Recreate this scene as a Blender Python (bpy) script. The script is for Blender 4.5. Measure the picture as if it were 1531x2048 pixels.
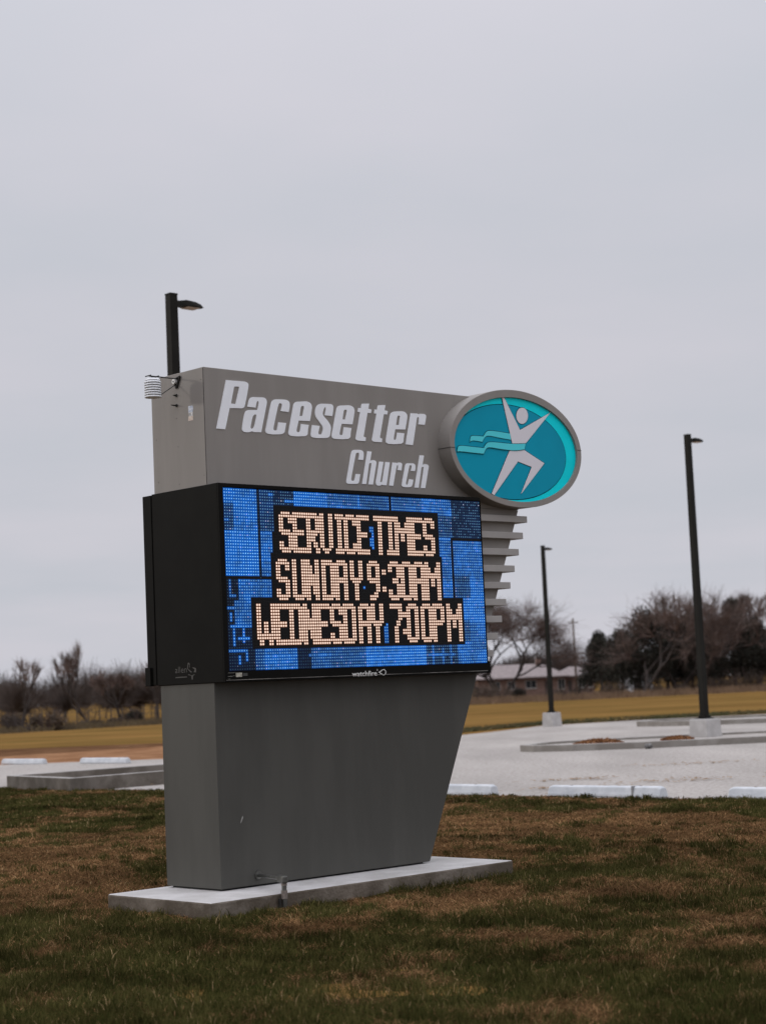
import bpy, bmesh, math, random
import numpy as np
from mathutils import Vector, Matrix
from mathutils.geometry import tessellate_polygon

for o in list(bpy.data.objects): bpy.data.objects.remove(o)
scene = bpy.context.scene
col = scene.collection
R = math.radians
rng = np.random.default_rng(7)
random.seed(7)

# ------------------------------------------------------------------ camera
CH = 1.4                       # eye height
F_PX = 3641.14                 # focal length in photo pixels (1531 wide)
PITCH, ROLL = 0.09726, -0.04469
C_POS = np.array([0, 0, CH])
_f = np.array([0, math.cos(PITCH), math.sin(PITCH)])
_u0 = np.array([0, -math.sin(PITCH), math.cos(PITCH)])
_r0 = np.array([1.0, 0, 0])
C_R = _r0*math.cos(ROLL) + _u0*math.sin(ROLL)
C_U = -_r0*math.sin(ROLL) + _u0*math.cos(ROLL)
C_F = _f
cd = bpy.data.cameras.new('camera')
cd.sensor_fit = 'HORIZONTAL'; cd.sensor_width = 24.0
cd.lens = F_PX/1531*24.0
cd.clip_start = 0.1; cd.clip_end = 6000
cd.dof.use_dof = True; cd.dof.focus_distance = 12.7; cd.dof.aperture_fstop = 2.6
cam = bpy.data.objects.new('camera', cd); col.objects.link(cam)
M = Matrix.Identity(4)
for i in range(3):
    M[i][0] = C_R[i]; M[i][1] = C_U[i]; M[i][2] = -C_F[i]; M[i][3] = C_POS[i]
cam.matrix_world = M
scene.camera = cam

# ------------------------------------------------------------------ light
# low veiled sun: the weather sensor's shadow on the sign's end face gives this direction
SUN_TO = Vector((-0.3138, 0.040, 0.0585)).normalized()
world = bpy.data.worlds.new('World'); scene.world = world
world.use_nodes = True
nt = world.node_tree; nt.nodes.clear()
def N(t, **kw):
    n = nt.nodes.new(t)
    for k, v in kw.items(): setattr(n, k, v)
    return n
wout = N('ShaderNodeOutputWorld')
sky = N('ShaderNodeTexSky', sky_type='NISHITA', sun_disc=False)
sky.sun_elevation = math.asin(SUN_TO.z)
sky.sun_rotation = math.atan2(SUN_TO.x, SUN_TO.y)
bg_sky = N('ShaderNodeBackground'); bg_sky.inputs['Strength'].default_value = 0.05
nt.links.new(sky.outputs[0], bg_sky.inputs[0])
tc = N('ShaderNodeTexCoord')
sep = N('ShaderNodeSeparateXYZ'); nt.links.new(tc.outputs['Generated'], sep.inputs[0])
def mth(op, a, b=None, clamp=False):
    n = N('ShaderNodeMath', operation=op); n.use_clamp = clamp
    for i, q in enumerate((a, b)):
        if q is None: continue
        if isinstance(q, (int, float)): n.inputs[i].default_value = q
        else: nt.links.new(q, n.inputs[i])
    return n.outputs[0]
zc = mth('MAXIMUM', sep.outputs[2], 0.0)
zd = mth('ADD', zc, 0.12)
comb = N('ShaderNodeCombineXYZ')
nt.links.new(mth('DIVIDE', sep.outputs[0], zd), comb.inputs[0])
nt.links.new(mth('DIVIDE', sep.outputs[1], zd), comb.inputs[1])
noi = N('ShaderNodeTexNoise'); noi.inputs['Scale'].default_value = 0.85
noi.inputs['Detail'].default_value = 5; noi.inputs['Roughness'].default_value = 0.5
nt.links.new(comb.outputs[0], noi.inputs['Vector'])
ramp = N('ShaderNodeValToRGB')
ramp.color_ramp.elements[0].position = 0.33; ramp.color_ramp.elements[0].color = (0.565, 0.585, 0.645, 1)
ramp.color_ramp.elements[1].position = 0.6; ramp.color_ramp.elements[1].color = (0.628, 0.622, 0.682, 1)
nt.links.new(noi.outputs[0], ramp.inputs[0])
# overcast sky, brighter overhead; rise steepened out of view to light the sign
gain = mth('ADD', mth('MULTIPLY', mth('POWER', zc, 3.2), 3.0), 0.985)
bg_cloud = N('ShaderNodeBackground')
nt.links.new(ramp.outputs[0], bg_cloud.inputs[0]); nt.links.new(gain, bg_cloud.inputs[1])
mix = N('ShaderNodeMixShader'); mix.inputs[0].default_value = 0.95
nt.links.new(bg_sky.outputs[0], mix.inputs[1]); nt.links.new(bg_cloud.outputs[0], mix.inputs[2])
nt.links.new(mix.outputs[0], wout.inputs[0])

sl = bpy.data.lights.new('sun', 'SUN'); sl.energy = 0.5; sl.angle = R(4.0); sl.color = (1, 0.93, 0.84)
sun = bpy.data.objects.new('sun', sl); col.objects.link(sun)
sun.rotation_euler = SUN_TO.to_track_quat('Z', 'Y').to_euler()
sun.location = (-30, 5, 12)

vs = scene.view_settings
vs.view_transform = 'Standard'; vs.look = 'None'; vs.exposure = 0; vs.gamma = 1; vs.use_curve_mapping = False

# ------------------------------------------------------------------ photo geometry -> place
YAW = 0.758626
S_O = np.array([-1.18059, 12.26102, 0.11440])      # front-left-bottom corner of the sign on its pad
S_U = np.array([math.cos(YAW), math.sin(YAW), 0]); S_V = np.array([-math.sin(YAW), math.cos(YAW), 0])
def ray(px): return C_F + C_R*(px[0]-765.5)/F_PX - C_U*(px[1]-1024)/F_PX
def onv(px, v):
    """photo pixel -> (u, w) on the sign-parallel plane at depth v"""
    d = ray(px); t = (v-(C_POS-S_O)@S_V)/(d@S_V); P = C_POS+d*t-S_O
    return (P@S_U, P[2])
def onu(px, u):
    d = ray(px); t = (u-(C_POS-S_O)@S_U)/(d@S_U); P = C_POS+d*t-S_O
    return (P@S_V, P[2])
def UV(u, v): return (u*S_U[0]+v*S_V[0], u*S_U[1]+v*S_V[1])     # lot axes run with the sign's
def _ss(a, b, y):
    t = min(max((y-a)/(b-a), 0), 1); return t*t*(3-2*t)
YL = [-60, 0, 20, 40]+list(range(42, 68, 2))+list(range(70, 280, 10))+[290, 400, 800, 1600, 4000]
def _terr(y): return -0.2*_ss(40, 66, y)-0.3*_ss(66, 270, y)
ZL = [_terr(y) for y in YL]
def terr(y): return float(np.interp(y, YL, ZL))
def at(px, Y):
    d = ray(px); t = Y/d[1]; return C_POS+d*t

# ------------------------------------------------------------------ materials
MATS = {}
def mat(name, base=(0.5, 0.5, 0.5), rough=0.6, metal=0.0, var=0.0, vscale=8.0, bump=0.0, bscale=60.0,
        emit=None, estr=1.0, col2=None, detail=4, spec=0.5, stretch=None, c2pos=(0.42, 0.62), coat=0.0):
    if name in MATS: return MATS[name]
    m = bpy.data.materials.new(name); m.use_nodes = True
    t = m.node_tree; b = t.nodes['Principled BSDF']
    b.inputs['Base Color'].default_value = (*base, 1); b.inputs['Roughness'].default_value = rough
    b.inputs['Metallic'].default_value = metal
    b.inputs['Specular IOR Level'].default_value = spec
    if coat: b.inputs['Coat Weight'].default_value = coat
    tcn = t.nodes.new('ShaderNodeTexCoord'); vec = tcn.outputs['Object']
    if stretch:
        mp = t.nodes.new('ShaderNodeMapping'); mp.inputs['Scale'].default_value = stretch
        t.links.new(vec, mp.inputs[0]); vec = mp.outputs[0]
    if var or col2:
        n = t.nodes.new('ShaderNodeTexNoise'); n.inputs['Scale'].default_value = vscale
        n.inputs['Detail'].default_value = detail; n.inputs['Roughness'].default_value = 0.6
        t.links.new(vec, n.inputs['Vector'])
        r = t.nodes.new('ShaderNodeValToRGB')
        c1 = tuple(x*(1-var) for x in base); c2 = col2 if col2 else tuple(min(1, x*(1+var)) for x in base)
        r.color_ramp.elements[0].color = (*c1, 1); r.color_ramp.elements[1].color = (*c2, 1)
        r.color_ramp.elements[0].position, r.color_ramp.elements[1].position = c2pos
        t.links.new(n.outputs[0], r.inputs[0]); t.links.new(r.outputs[0], b.inputs['Base Color'])
    if bump:
        n2 = t.nodes.new('ShaderNodeTexNoise'); n2.inputs['Scale'].default_value = bscale
        n2.inputs['Detail'].default_value = 3; t.links.new(vec, n2.inputs['Vector'])
        bp = t.nodes.new('ShaderNodeBump'); bp.inputs['Strength'].default_value = bump; bp.inputs['Distance'].default_value = 0.02
        t.links.new(n2.outputs[0], bp.inputs['Height']); t.links.new(bp.outputs[0], b.inputs['Normal'])
    if emit:
        b.inputs['Emission Color'].default_value = (*emit, 1); b.inputs['Emission Strength'].default_value = estr
    MATS[name] = m; return m
def attr_mat(name, rough=0.7, emission=0.0, translucent=0.0, spec=0.0):
    m = bpy.data.materials.new(name); m.use_nodes = True
    t = m.node_tree; b = t.nodes['Principled BSDF']; b.inputs['Roughness'].default_value = rough
    b.inputs['Specular IOR Level'].default_value = spec
    a = t.nodes.new('ShaderNodeAttribute'); a.attribute_name = 'Col'
    if emission:
        b.inputs['Base Color'].default_value = (0.01, 0.01, 0.011, 1)
        t.links.new(a.outputs['Color'], b.inputs['Emission Color']); b.inputs['Emission Strength'].default_value = emission
    else:
        t.links.new(a.outputs['Color'], b.inputs['Base Color'])
    if translucent:
        tr = t.nodes.new('ShaderNodeBsdfTranslucent'); t.links.new(a.outputs['Color'], tr.inputs[0])
        mx = t.nodes.new('ShaderNodeMixShader'); mx.inputs[0].default_value = translucent
        t.links.new(b.outputs[0], mx.inputs[1]); t.links.new(tr.outputs[0], mx.inputs[2])
        t.links.new(mx.outputs[0], t.nodes['Material Output'].inputs[0])
    return m

# ------------------------------------------------------------------ mesh helpers
class MB:
    def __init__(s): s.v = []; s.f = []; s.mi = []
    def add(s, vs, fs, mi=0):
        o = len(s.v); s.v += [tuple(map(float, q)) for q in vs]
        s.f += [tuple(i+o for i in f) for f in fs]; s.mi += [mi]*len(fs); return s
    def box(s, a, b, mi=0):
        x0, y0, z0 = a; x1, y1, z1 = b
        return s.add([(x0,y0,z0),(x1,y0,z0),(x1,y1,z0),(x0,y1,z0),(x0,y0,z1),(x1,y0,z1),(x1,y1,z1),(x0,y1,z1)],
              [(0,3,2,1),(4,5,6,7),(0,1,5,4),(1,2,6,5),(2,3,7,6),(3,0,4,7)], mi)
    def tube(s, p, q, r0, r1=None, n=8, cap=True, mi=0, roll=0.0):
        r1 = r0 if r1 is None else r1
        p = Vector(p); q = Vector(q); d = (q-p)
        if d.length < 1e-6: return s
        d.normalize(); a = d.orthogonal().normalized(); b = d.cross(a)
        vs = []
        for c, r in ((p, r0), (q, r1)):
            for k in range(n):
                t = 2*math.pi*k/n+roll; vs.append(c+a*math.cos(t)*r+b*math.sin(t)*r)
        fs = [(k, (k+1) % n, n+(k+1) % n, n+k) for k in range(n)]
        if cap: fs += [tuple(range(n-1, -1, -1)), tuple(range(n, 2*n))]
        return s.add(vs, fs, mi)
    def lathe(s, prof, n=24, c=(0, 0, 0), mi=0):
        vs = []; fs = []
        for (r, z) in prof:
            for k in range(n):
                t = 2*math.pi*k/n; vs.append((c[0]+r*math.cos(t), c[1]+r*math.sin(t), c[2]+z))
        for j in range(len(prof)-1):
            for k in range(n):
                fs.append((j*n+k, j*n+(k+1) % n, (j+1)*n+(k+1) % n, (j+1)*n+k))
        fs += [tuple(range(n-1, -1, -1)), tuple(range((len(prof)-1)*n, len(prof)*n))]
        return s.add(vs, fs, mi)
    def prism(s, loop, z0, z1, mi=0):      # loop in xy
        n = len(loop)
        vs = [(x, y, z0) for x, y in loop]+[(x, y, z1) for x, y in loop]
        return s.add(vs, [tuple(range(n-1, -1, -1)), tuple(range(n, 2*n))]+[(k, (k+1) % n, n+(k+1) % n, n+k) for k in range(n)], mi)
    def prism_v(s, loop, v0, v1, mi=0):    # loop in (u,w), extruded along v
        n = len(loop)
        vs = [(x, v0, z) for x, z in loop]+[(x, v1, z) for x, z in loop]
        return s.add(vs, [tuple(range(n)), tuple(range(2*n-1, n-1, -1))]+[(k, n+k, n+(k+1) % n, (k+1) % n) for k in range(n)], mi)
    def build(s, name, mats, parent=None, smooth=False, bevel=0.0, loc=None, segs=2, top_mat=False):
        me = bpy.data.meshes.new(name); me.from_pydata(s.v, [], s.f)
        if not isinstance(mats, (list, tuple)): mats = [mats]
        for m in mats: me.materials.append(m)
        me.polygons.foreach_set('material_index', s.mi)
        bm = bmesh.new(); bm.from_mesh(me)
        if bevel: bmesh.ops.remove_doubles(bm, verts=bm.verts, dist=1e-5)
        bmesh.ops.recalc_face_normals(bm, faces=bm.faces)
        if bevel:
            es = [e for e in bm.edges if len(e.link_faces) == 2 and e.calc_face_angle(0) > 0.5]
            bmesh.ops.bevel(bm, geom=es, offset=bevel, segments=segs, profile=0.5, affect='EDGES', clamp_overlap=True)
        bm.to_mesh(me); bm.free()
        if top_mat:                        # slot 0 on upward faces, slot 1 on the sides
            for p in me.polygons: p.material_index = 0 if p.normal.z > 0.6 else 1
        if smooth: me.polygons.foreach_set('use_smooth', [True]*len(me.polygons))
        me.update()
        o = bpy.data.objects.new(name, me); col.objects.link(o)
        if parent: o.parent = parent
        if loc is not None: o.location = loc
        return o
def empty(name, loc, rz=0.0):
    o = bpy.data.objects.new(name, None); col.objects.link(o); o.location = loc; o.rotation_euler = (0, 0, rz)
    o.empty_display_size = 0.2; return o
def tag(o, label=None, cat=None, group=None, kind=None):
    for k, v in (('label', label), ('category', cat), ('group', group), ('kind', kind)):
        if v: o[k] = v
    return o
def copy_tree(o, parent=None):
    c = o.copy(); col.objects.link(c); c.parent = parent
    for ch in list(o.children): copy_tree(ch, c)
    return c
def plate(name, loops, v0, v1, m, parent):
    """flat letter or cut-out: outer loop + holes in (u, w), solid between v0 (front) and v1 (back)"""
    pts = [[Vector((x, z, 0)) for x, z in L] for L in loops]
    tris = tessellate_polygon(pts); allp = [q for L in pts for q in L]; n = len(allp)
    vs = [(q.x, v0, q.y) for q in allp]+[(q.x, v1, q.y) for q in allp]
    fs = [tuple(t) for t in tris]+[tuple(n+i for i in reversed(t)) for t in tris]
    o = 0
    for L in pts:
        k = len(L); fs += [(o+i, o+(i+1) % k, n+o+(i+1) % k, n+o+i) for i in range(k)]; o += k
    b = MB(); b.add(vs, fs); return b.build(name, m, parent)
def smooth_loop(pts, it=3):
    """corner-cutting; points with a third value stay sharp"""
    P = [(np.array(p[:2], float), len(p) > 2) for p in pts]
    for _ in range(it):
        Q = []; n = len(P)
        for i in range(n):
            p, s = P[i]
            if s: Q.append((p, True)); continue
            a, sa = P[i-1]; b, sb = P[(i+1) % n]
            Q.append((p*0.75+a*0.25 if not sa else p*0.6+a*0.4, False))
            Q.append((p*0.75+b*0.25 if not sb else p*0.6+b*0.4, False))
        P = Q
    return [tuple(p) for p, s in P]
def offset_loop(L, d):
    n = len(L); A = sum(L[i][0]*L[(i+1) % n][1]-L[(i+1) % n][0]*L[i][1] for i in range(n)); sg = 1 if A > 0 else -1
    out = []
    for i in range(n):
        p0, p1, p2 = (np.array(L[(i+k) % n]) for k in (-1, 0, 1))
        e1 = p1-p0; e2 = p2-p1; e1 = e1/(np.linalg.norm(e1)+1e-9); e2 = e2/(np.linalg.norm(e2)+1e-9)
        n1 = np.array([e1[1], -e1[0]]); n2 = np.array([e2[1], -e2[0]]); m = n1+n2; l = m@m
        m = m*(2/max(l, 0.7)); out.append(tuple(p1+sg*d*m))
    return out

# ================================================================== GROUND
def sheet(name, poly, off, m, lines=YL):
    bm = bmesh.new()
    f = bm.faces.new([bm.verts.new((x, y, 0)) for x, y in poly])
    bmesh.ops.triangulate(bm, faces=[f])
    ys = [p[1] for p in poly]
    for y in lines:
        if min(ys) < y < max(ys):
            g = list(bm.verts)+list(bm.edges)+list(bm.faces)
            bmesh.ops.bisect_plane(bm, geom=g, plane_co=(0, y, 0), plane_no=(0, 1, 0))
    for v in bm.verts: v.co.z = terr(v.co.y)+off
    bmesh.ops.recalc_face_normals(bm, faces=bm.faces)
    if sum(f.normal.z for f in bm.faces) < 0: bmesh.ops.reverse_faces(bm, faces=bm.faces)
    me = bpy.data.meshes.new(name); bm.to_mesh(me); bm.free(); me.materials.append(m)
    o = bpy.data.objects.new(name, me); col.objects.link(o); o['kind'] = 'structure'; return o

M_field = mat('dry_field_grass', (0.115, 0.078, 0.024), 0.95, col2=(0.225, 0.126, 0.042), vscale=0.22, detail=12, bump=0.8, bscale=6, spec=0.0, stretch=(0.5, 1, 1), c2pos=(0.33, 0.62))
sheet('field', [(-1800, -60), (1800, -60), (1800, 4000), (-1800, 4000)], -0.012, M_field)
M_gravel = mat('white_gravel', (0.265, 0.239, 0.213), 0.95, col2=(0.47, 0.44, 0.408), vscale=16.0, detail=15, bump=0.45, bscale=70, spec=0.0, c2pos=(0.28, 0.62))
def tone_layer(m, scale, lo, hi, stretch):
    """broad uneven wear (tyre-packed and loose areas) over a material's colour"""
    t = m.node_tree; b = t.nodes['Principled BSDF']; src = b.inputs['Base Color'].links[0].from_socket
    tcn = t.nodes.new('ShaderNodeTexCoord'); mp = t.nodes.new('ShaderNodeMapping'); mp.inputs['Scale'].default_value = stretch
    mp.inputs['Rotation'].default_value = (0, 0, -YAW)
    n = t.nodes.new('ShaderNodeTexNoise'); n.inputs['Scale'].default_value = scale; n.inputs['Detail'].default_value = 5
    r = t.nodes.new('ShaderNodeMapRange'); r.inputs[1].default_value = .3; r.inputs[2].default_value = .7; r.inputs[3].default_value = lo; r.inputs[4].default_value = hi
    mx = t.nodes.new('ShaderNodeVectorMath'); mx.operation = 'SCALE'
    t.links.new(tcn.outputs['Object'], mp.inputs[0]); t.links.new(mp.outputs[0], n.inputs['Vector']); t.links.new(n.outputs[0], r.inputs[0])
    t.links.new(src, mx.inputs[0]); t.links.new(r.outputs[0], mx.inputs['Scale']); t.links.new(mx.outputs[0], b.inputs['Base Color'])
tone_layer(M_gravel, .35, .82, 1.08, (1.6, .35, 1)); tone_layer(M_field, .06, .75, 1.15, (.5, 1.5, 1))
p_near = [UV(16.95, t) for t in (-40, 60)]
sheet('gravel_lot', [p_near[0], p_near[1], UV(25, 60), (-9.68, 45.1), (-7.78, 44.8), (-5.52, 43.9), (2.25, 59.3), (5.49, 68.2), (9.42, 70.6), (14.5, 71.4), (90, 76), (90, 20)], -0.004, M_gravel)
M_dirt = mat('leafy_soil', (0.20, 0.10, 0.052), 0.95, col2=(0.33, 0.185, 0.10), vscale=0.9, detail=8, bump=0.8, bscale=20, spec=0.0)
sheet('bare_soil_strip', [UV(25, 70), (-9.68, 45.12), (-7.78, 44.82), (-5.52, 43.92), (2.2, 59.4), (-2.5, 66.5), (-7.95, 63.2), (-12.39, 57.4), (-35, 74)], -0.006, M_dirt)

sheet('scrub_ground', [(4, 181), (24, 184), (60, 186), (120, 190), (120, 330), (4, 330)], -.006, mat('scrubby_soil', (.075, .052, .034), .95, col2=(.17, .115, .07), vscale=.5, detail=8, bump=.8, bscale=5, spec=0))
# ---- lawn: a fine grid whose colour patches also steer the grass blades
def vnoise(x, y, seed, scale):
    r = np.random.default_rng(seed).random((256, 256)); x = np.asarray(x)*scale; y = np.asarray(y)*scale
    xi = np.floor(x).astype(int); yi = np.floor(y).astype(int); fx = x-xi; fy = y-yi
    fx = fx*fx*(3-2*fx); fy = fy*fy*(3-2*fy)
    g = lambda a, b: r[a & 255, b & 255]
    return (g(xi, yi)*(1-fx)+g(xi+1, yi)*fx)*(1-fy)+(g(xi, yi+1)*(1-fx)+g(xi+1, yi+1)*fx)*fy
PAD = (-0.4560, -0.4657, 2.3400, 0.6600)          # u0, v0, u1, v1
def in_lawn(x, y): return x*S_U[0]+y*S_U[1]
def patch(x, y):
    """0 = dead brown thatch, 1 = green tuft"""
    yy = y*0.62
    n = 0.34*vnoise(x, yy, 1, 0.6)+0.36*vnoise(x+5, yy, 2, 1.6)+0.34*vnoise(x, yy+9, 3, 4.0)+0.2*vnoise(x, yy, 4, 9)
    n = n/1.24
    bias = 0.085*np.clip((11.8-y)/2.5, -0.2, 1)+0.13*np.clip((y-20)/4, 0, 1)*(x < 0)+0.0+0.06*np.clip((in_lawn(x, y)-14.5)/1.5, 0, 1)*(x > 0)
    u = (x-S_O[0])*S_U[0]+(y-S_O[1])*S_U[1]; v = (x-S_O[0])*S_V[0]+(y-S_O[1])*S_V[1]
    dx = np.maximum(np.maximum(PAD[0]-u, u-PAD[2]), 0); dy = np.maximum(np.maximum(PAD[1]-v, v-PAD[3]), 0)
    dpad = np.hypot(dx, dy)
    bias = bias+0.22*np.clip(1-dpad/0.9, 0, 1)*(v < PAD[1]+0.1)
    return np.clip((n+bias-0.455)/0.17, 0, 1)
BROWN = np.array([0.086, 0.047, 0.021]); GREEN = np.array([0.020, 0.022, 0.006])
def lawn_z(x, y):
    e = np.clip((16.85-in_lawn(x, y))/0.3, 0, 1)
    return 0.005+e*(0.03*(vnoise(x, y, 5, 0.8)-0.5)+0.025*(vnoise(x, y, 6, 3)-0.5)+0.004)
def lawn_grid():
    st = 0.12; xs = np.arange(-13, 13.01, st); ys = np.arange(3.6, 40, st)
    X, Y = np.meshgrid(xs, ys); nx, ny = len(xs), len(ys)
    edge = 16.95+0.10*(vnoise(X, Y, 11, 1.3)-0.5)*2+0.05*(vnoise(X, Y, 12, 5)-0.5)
    keep = in_lawn(X, Y) < edge+0.06
    Z = lawn_z(X, Y)
    idx = -np.ones(X.size, int); k = np.flatnonzero(keep.ravel()); idx[k] = np.arange(len(k))
    co = np.stack([X.ravel()[k], Y.ravel()[k], Z.ravel()[k]], 1)
    a = np.arange((ny-1)*nx).reshape(ny-1, nx)[:, :-1].ravel()
    q = np.stack([a, a+1, a+1+nx, a+nx], 1); q = idx[q]; q = q[(q >= 0).all(1)]
    me = bpy.data.meshes.new('lawn'); me.from_pydata(co.tolist(), [], q.tolist())
    p = patch(co[:, 0], co[:, 1])[:, None]; n = vnoise(co[:, 0], co[:, 1], 21, 6)[:, None]
    n2 = vnoise(co[:, 0], co[:, 1], 41, 1.3)[:, None]; c = (BROWN*(0.35+0.6*n+.7*n2))*(1-p)+GREEN*1.0*p
    at_ = me.color_attributes.new('Col', 'FLOAT_COLOR', 'POINT')
    at_.data.foreach_set('color', np.concatenate([c, np.ones((len(c), 1))], 1).ravel())
    me.materials.append(attr_mat('lawn_soil', 0.95)); me.polygons.foreach_set('use_smooth', [True]*len(me.polygons))
    o = bpy.data.objects.new('lawn', me); col.objects.link(o); o['kind'] = 'structure'
lawn_grid()

M_blade = attr_mat('grass_blade', 0.65, translucent=0.3)
def blades(name, label, bands, seed):
    g = np.random.default_rng(seed); V_, C_ = [], []
    for (y0, y1, dens, wid) in bands:
        area_w = lambda y: 2*(y*0.235+2.0)
        n = int(dens*(y1-y0)*area_w((y0+y1)/2))
        y = g.uniform(y0, y1, n); x = g.uniform(-1, 1, n)*(y*0.235+2.0)
        nt_ = int(n*0.30); nc = max(nt_//34, 1)             # part of the blades stand in tufts
        cx_ = x[:nc].copy(); cy_ = y[:nc].copy(); ci = g.integers(0, nc, nt_)
        x[-nt_:] = cx_[ci]+g.normal(size=nt_)*.035; y[-nt_:] = cy_[ci]+g.normal(size=nt_)*.035
        tuft = np.zeros(n); tuft[-nt_:] = (0.4+1.1*g.random(nc))[ci]
        tgreen = g.random(nc) < 0.16+0.74*patch(cx_, cy_); tg = np.full(n, -1); tg[-nt_:] = tgreen[ci]
        edge = 16.95+0.10*(vnoise(x, y, 11, 1.3)-0.5)*2+0.05*(vnoise(x, y, 12, 5)-0.5)
        u = (x-S_O[0])*S_U[0]+(y-S_O[1])*S_U[1]; v = (x-S_O[0])*S_V[0]+(y-S_O[1])*S_V[1]
        inpad = (u > PAD[0]-.01) & (u < PAD[2]+.01) & (v > PAD[1]-.01) & (v < PAD[3]+.01)
        p = patch(x, y)
        keep = (in_lawn(x, y) < edge-0.02+0.12*g.random(n)**4) & ~inpad
        x, y, p, u, v, tuft, tg = x[keep], y[keep], p[keep], u[keep], v[keep], tuft[keep], tg[keep]; n = len(x)
        green = np.where(tg >= 0, tg == 1, g.random(n) < (0.07+0.80*p))
        clump = vnoise(x, y, 31, 2.6)*vnoise(x, y, 32, 7)
        h = np.where(green, g.uniform(0.016, 0.036, n)*(0.75+1.0*clump+0.2*p), g.uniform(0.008, 0.030, n)*(0.7+0.9*clump))
        dpad = np.hypot(np.maximum(np.maximum(PAD[0]-u, u-PAD[2]), 0), np.maximum(np.maximum(PAD[1]-v, v-PAD[3]), 0))
        h = h*(1+tuft*.55*np.where(green, 1, .4))
        h = h*(1+1.3*np.clip(1-dpad/0.16, 0, 1)*g.random(n)**2*np.clip((u-.7)*2, 0, 1))
        lean = np.where(green, g.uniform(0.1, 0.9, n), g.uniform(0.6, 3.2, n))
        ang = g.uniform(0, 2*np.pi, n); dx, dy = np.cos(ang)*lean*h, np.sin(ang)*lean*h
        wa = g.uniform(0, np.pi, n); w = wid*g.uniform(0.6, 1.3, n)/2; wx, wy = np.cos(wa)*w, np.sin(wa)*w
        z = lawn_z(x, y)-.004
        b0 = np.stack([x-wx, y-wy, z], 1); b1 = np.stack([x+wx, y+wy, z], 1)
        m0 = np.stack([x-wx*.8+dx*.35, y-wy*.8+dy*.35, z+h*.62], 1); m1 = np.stack([x+wx*.8+dx*.35, y+wy*.8+dy*.35, z+h*.62], 1)
        t = np.stack([x+dx, y+dy, z+h], 1)
        V_.append(np.stack([b0, b1, m1, m0, t], 1))
        k = g.random((n, 1)); gr = np.array([0.022, 0.025, 0.007])*(1-k)+np.array([0.105, 0.092, 0.032])*k
        k2 = k**1.5; br = np.array([0.062, 0.034, 0.016])*(1-k2)+np.array([0.35, 0.205, 0.098])*k2
        straw = (g.random((n, 1)) < 0.018)
        c = np.where(green[:, None], gr, br); c = np.where(straw, np.array([0.36, 0.25, 0.13]), c)
        tone = (0.35+0.75*vnoise(x, y, 41, 1.3)+0.75*vnoise(x, y, 42, 4.5))[:, None]
        C_.append(np.repeat((c*tone)[:, None, :], 5, 1))
    V_ = np.concatenate(V_); C_ = np.concatenate(C_); n = len(V_)
    me = bpy.data.meshes.new(name)
    me.vertices.add(n*5); me.vertices.foreach_set('co', V_.ravel())
    base = np.arange(n)*5
    loops = np.stack([base, base+1, base+2, base+3, base+3, base+2, base+4], 1).ravel()
    me.loops.add(len(loops)); me.loops.foreach_set('vertex_index', loops)
    me.polygons.add(2*n)
    st = np.stack([np.arange(n)*7, np.arange(n)*7+4], 1).ravel(); me.polygons.foreach_set('loop_start', st)
    me.update(calc_edges=True)
    at_ = me.color_attributes.new('Col', 'FLOAT_COLOR', 'POINT')
    at_.data.foreach_set('color', np.concatenate([C_.reshape(-1, 3), np.ones((n*5, 1))], 1).ravel().astype(np.float32))
    me.materials.append(M_blade)
    o = bpy.data.objects.new(name, me); col.objects.link(o)
    return tag(o, label, 'grass', kind='stuff')
blades('lawn_grass', 'patchy winter lawn of brown thatch and dark green tufts around the sign',
       [(5.0, 9.0, 6200, 0.0042), (9.0, 14.0, 5200, 0.0050), (14.0, 21.0, 2500, 0.0075), (21.0, 34.0, 900, 0.012)], 5)

# ================================================================== CONCRETE PAD
M_conc = mat('pad_concrete', (0.47, 0.455, 0.435), 0.85, col2=(0.58, 0.565, 0.55), vscale=3.0, detail=8, bump=0.25, bscale=70, spec=0.3)
M_side = mat('dark_pad_side_concrete', (0.115, 0.094, 0.072), 0.9, col2=(0.225, 0.193, 0.158), vscale=3.5, detail=8, bump=0.3, bscale=50, spec=0.1)  # pad sides: darker and browner than the top
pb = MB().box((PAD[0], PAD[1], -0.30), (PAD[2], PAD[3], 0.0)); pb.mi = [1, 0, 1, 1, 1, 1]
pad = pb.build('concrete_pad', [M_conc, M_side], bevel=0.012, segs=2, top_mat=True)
pad.location = S_O; pad.rotation_euler = (0, 0, YAW)
tag(pad, 'pale rectangular concrete pad under the grey monument sign', 'concrete pad')

# ================================================================== SIGN
sign = empty('monument_sign', S_O, YAW)
tag(sign, 'tall grey monument sign with lit message board, white lettering and oval runner logo', 'sign')
D, H = 0.6047, 3.5336
W0, W1 = 1.3808, 2.7212
CF, CB, CL, CR = 0.1302, 0.1229, -0.0119, 2.5335
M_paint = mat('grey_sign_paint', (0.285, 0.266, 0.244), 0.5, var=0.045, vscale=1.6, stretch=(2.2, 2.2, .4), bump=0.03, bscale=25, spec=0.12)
M_pedestal = mat('dark_grey_pedestal', (0.082, 0.080, 0.071), 0.45, var=0.07, vscale=1.6, stretch=(2.2, 2.2, .45), bump=0.03, bscale=25, spec=0.15)  # whole pedestal set darker than the header grey
M_fin = mat('light_grey_fin_paint', (0.39, 0.372, 0.352), 0.5, var=0.05, vscale=3, spec=0.12)
M_black = mat('black_cabinet_paint', (0.0062, 0.0060, 0.0050), 0.6, var=0.15, vscale=3, spec=0.07)
M_white = mat('white_acrylic', (0.92, 0.945, 0.98), 0.35, var=0.02, vscale=6, spec=0.3)
M_seam = mat('seam_shadow_gap', (0.02, 0.02, 0.02), 0.8)
SL = 0.44
def slant(w): return 1.941+SL*w
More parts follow.
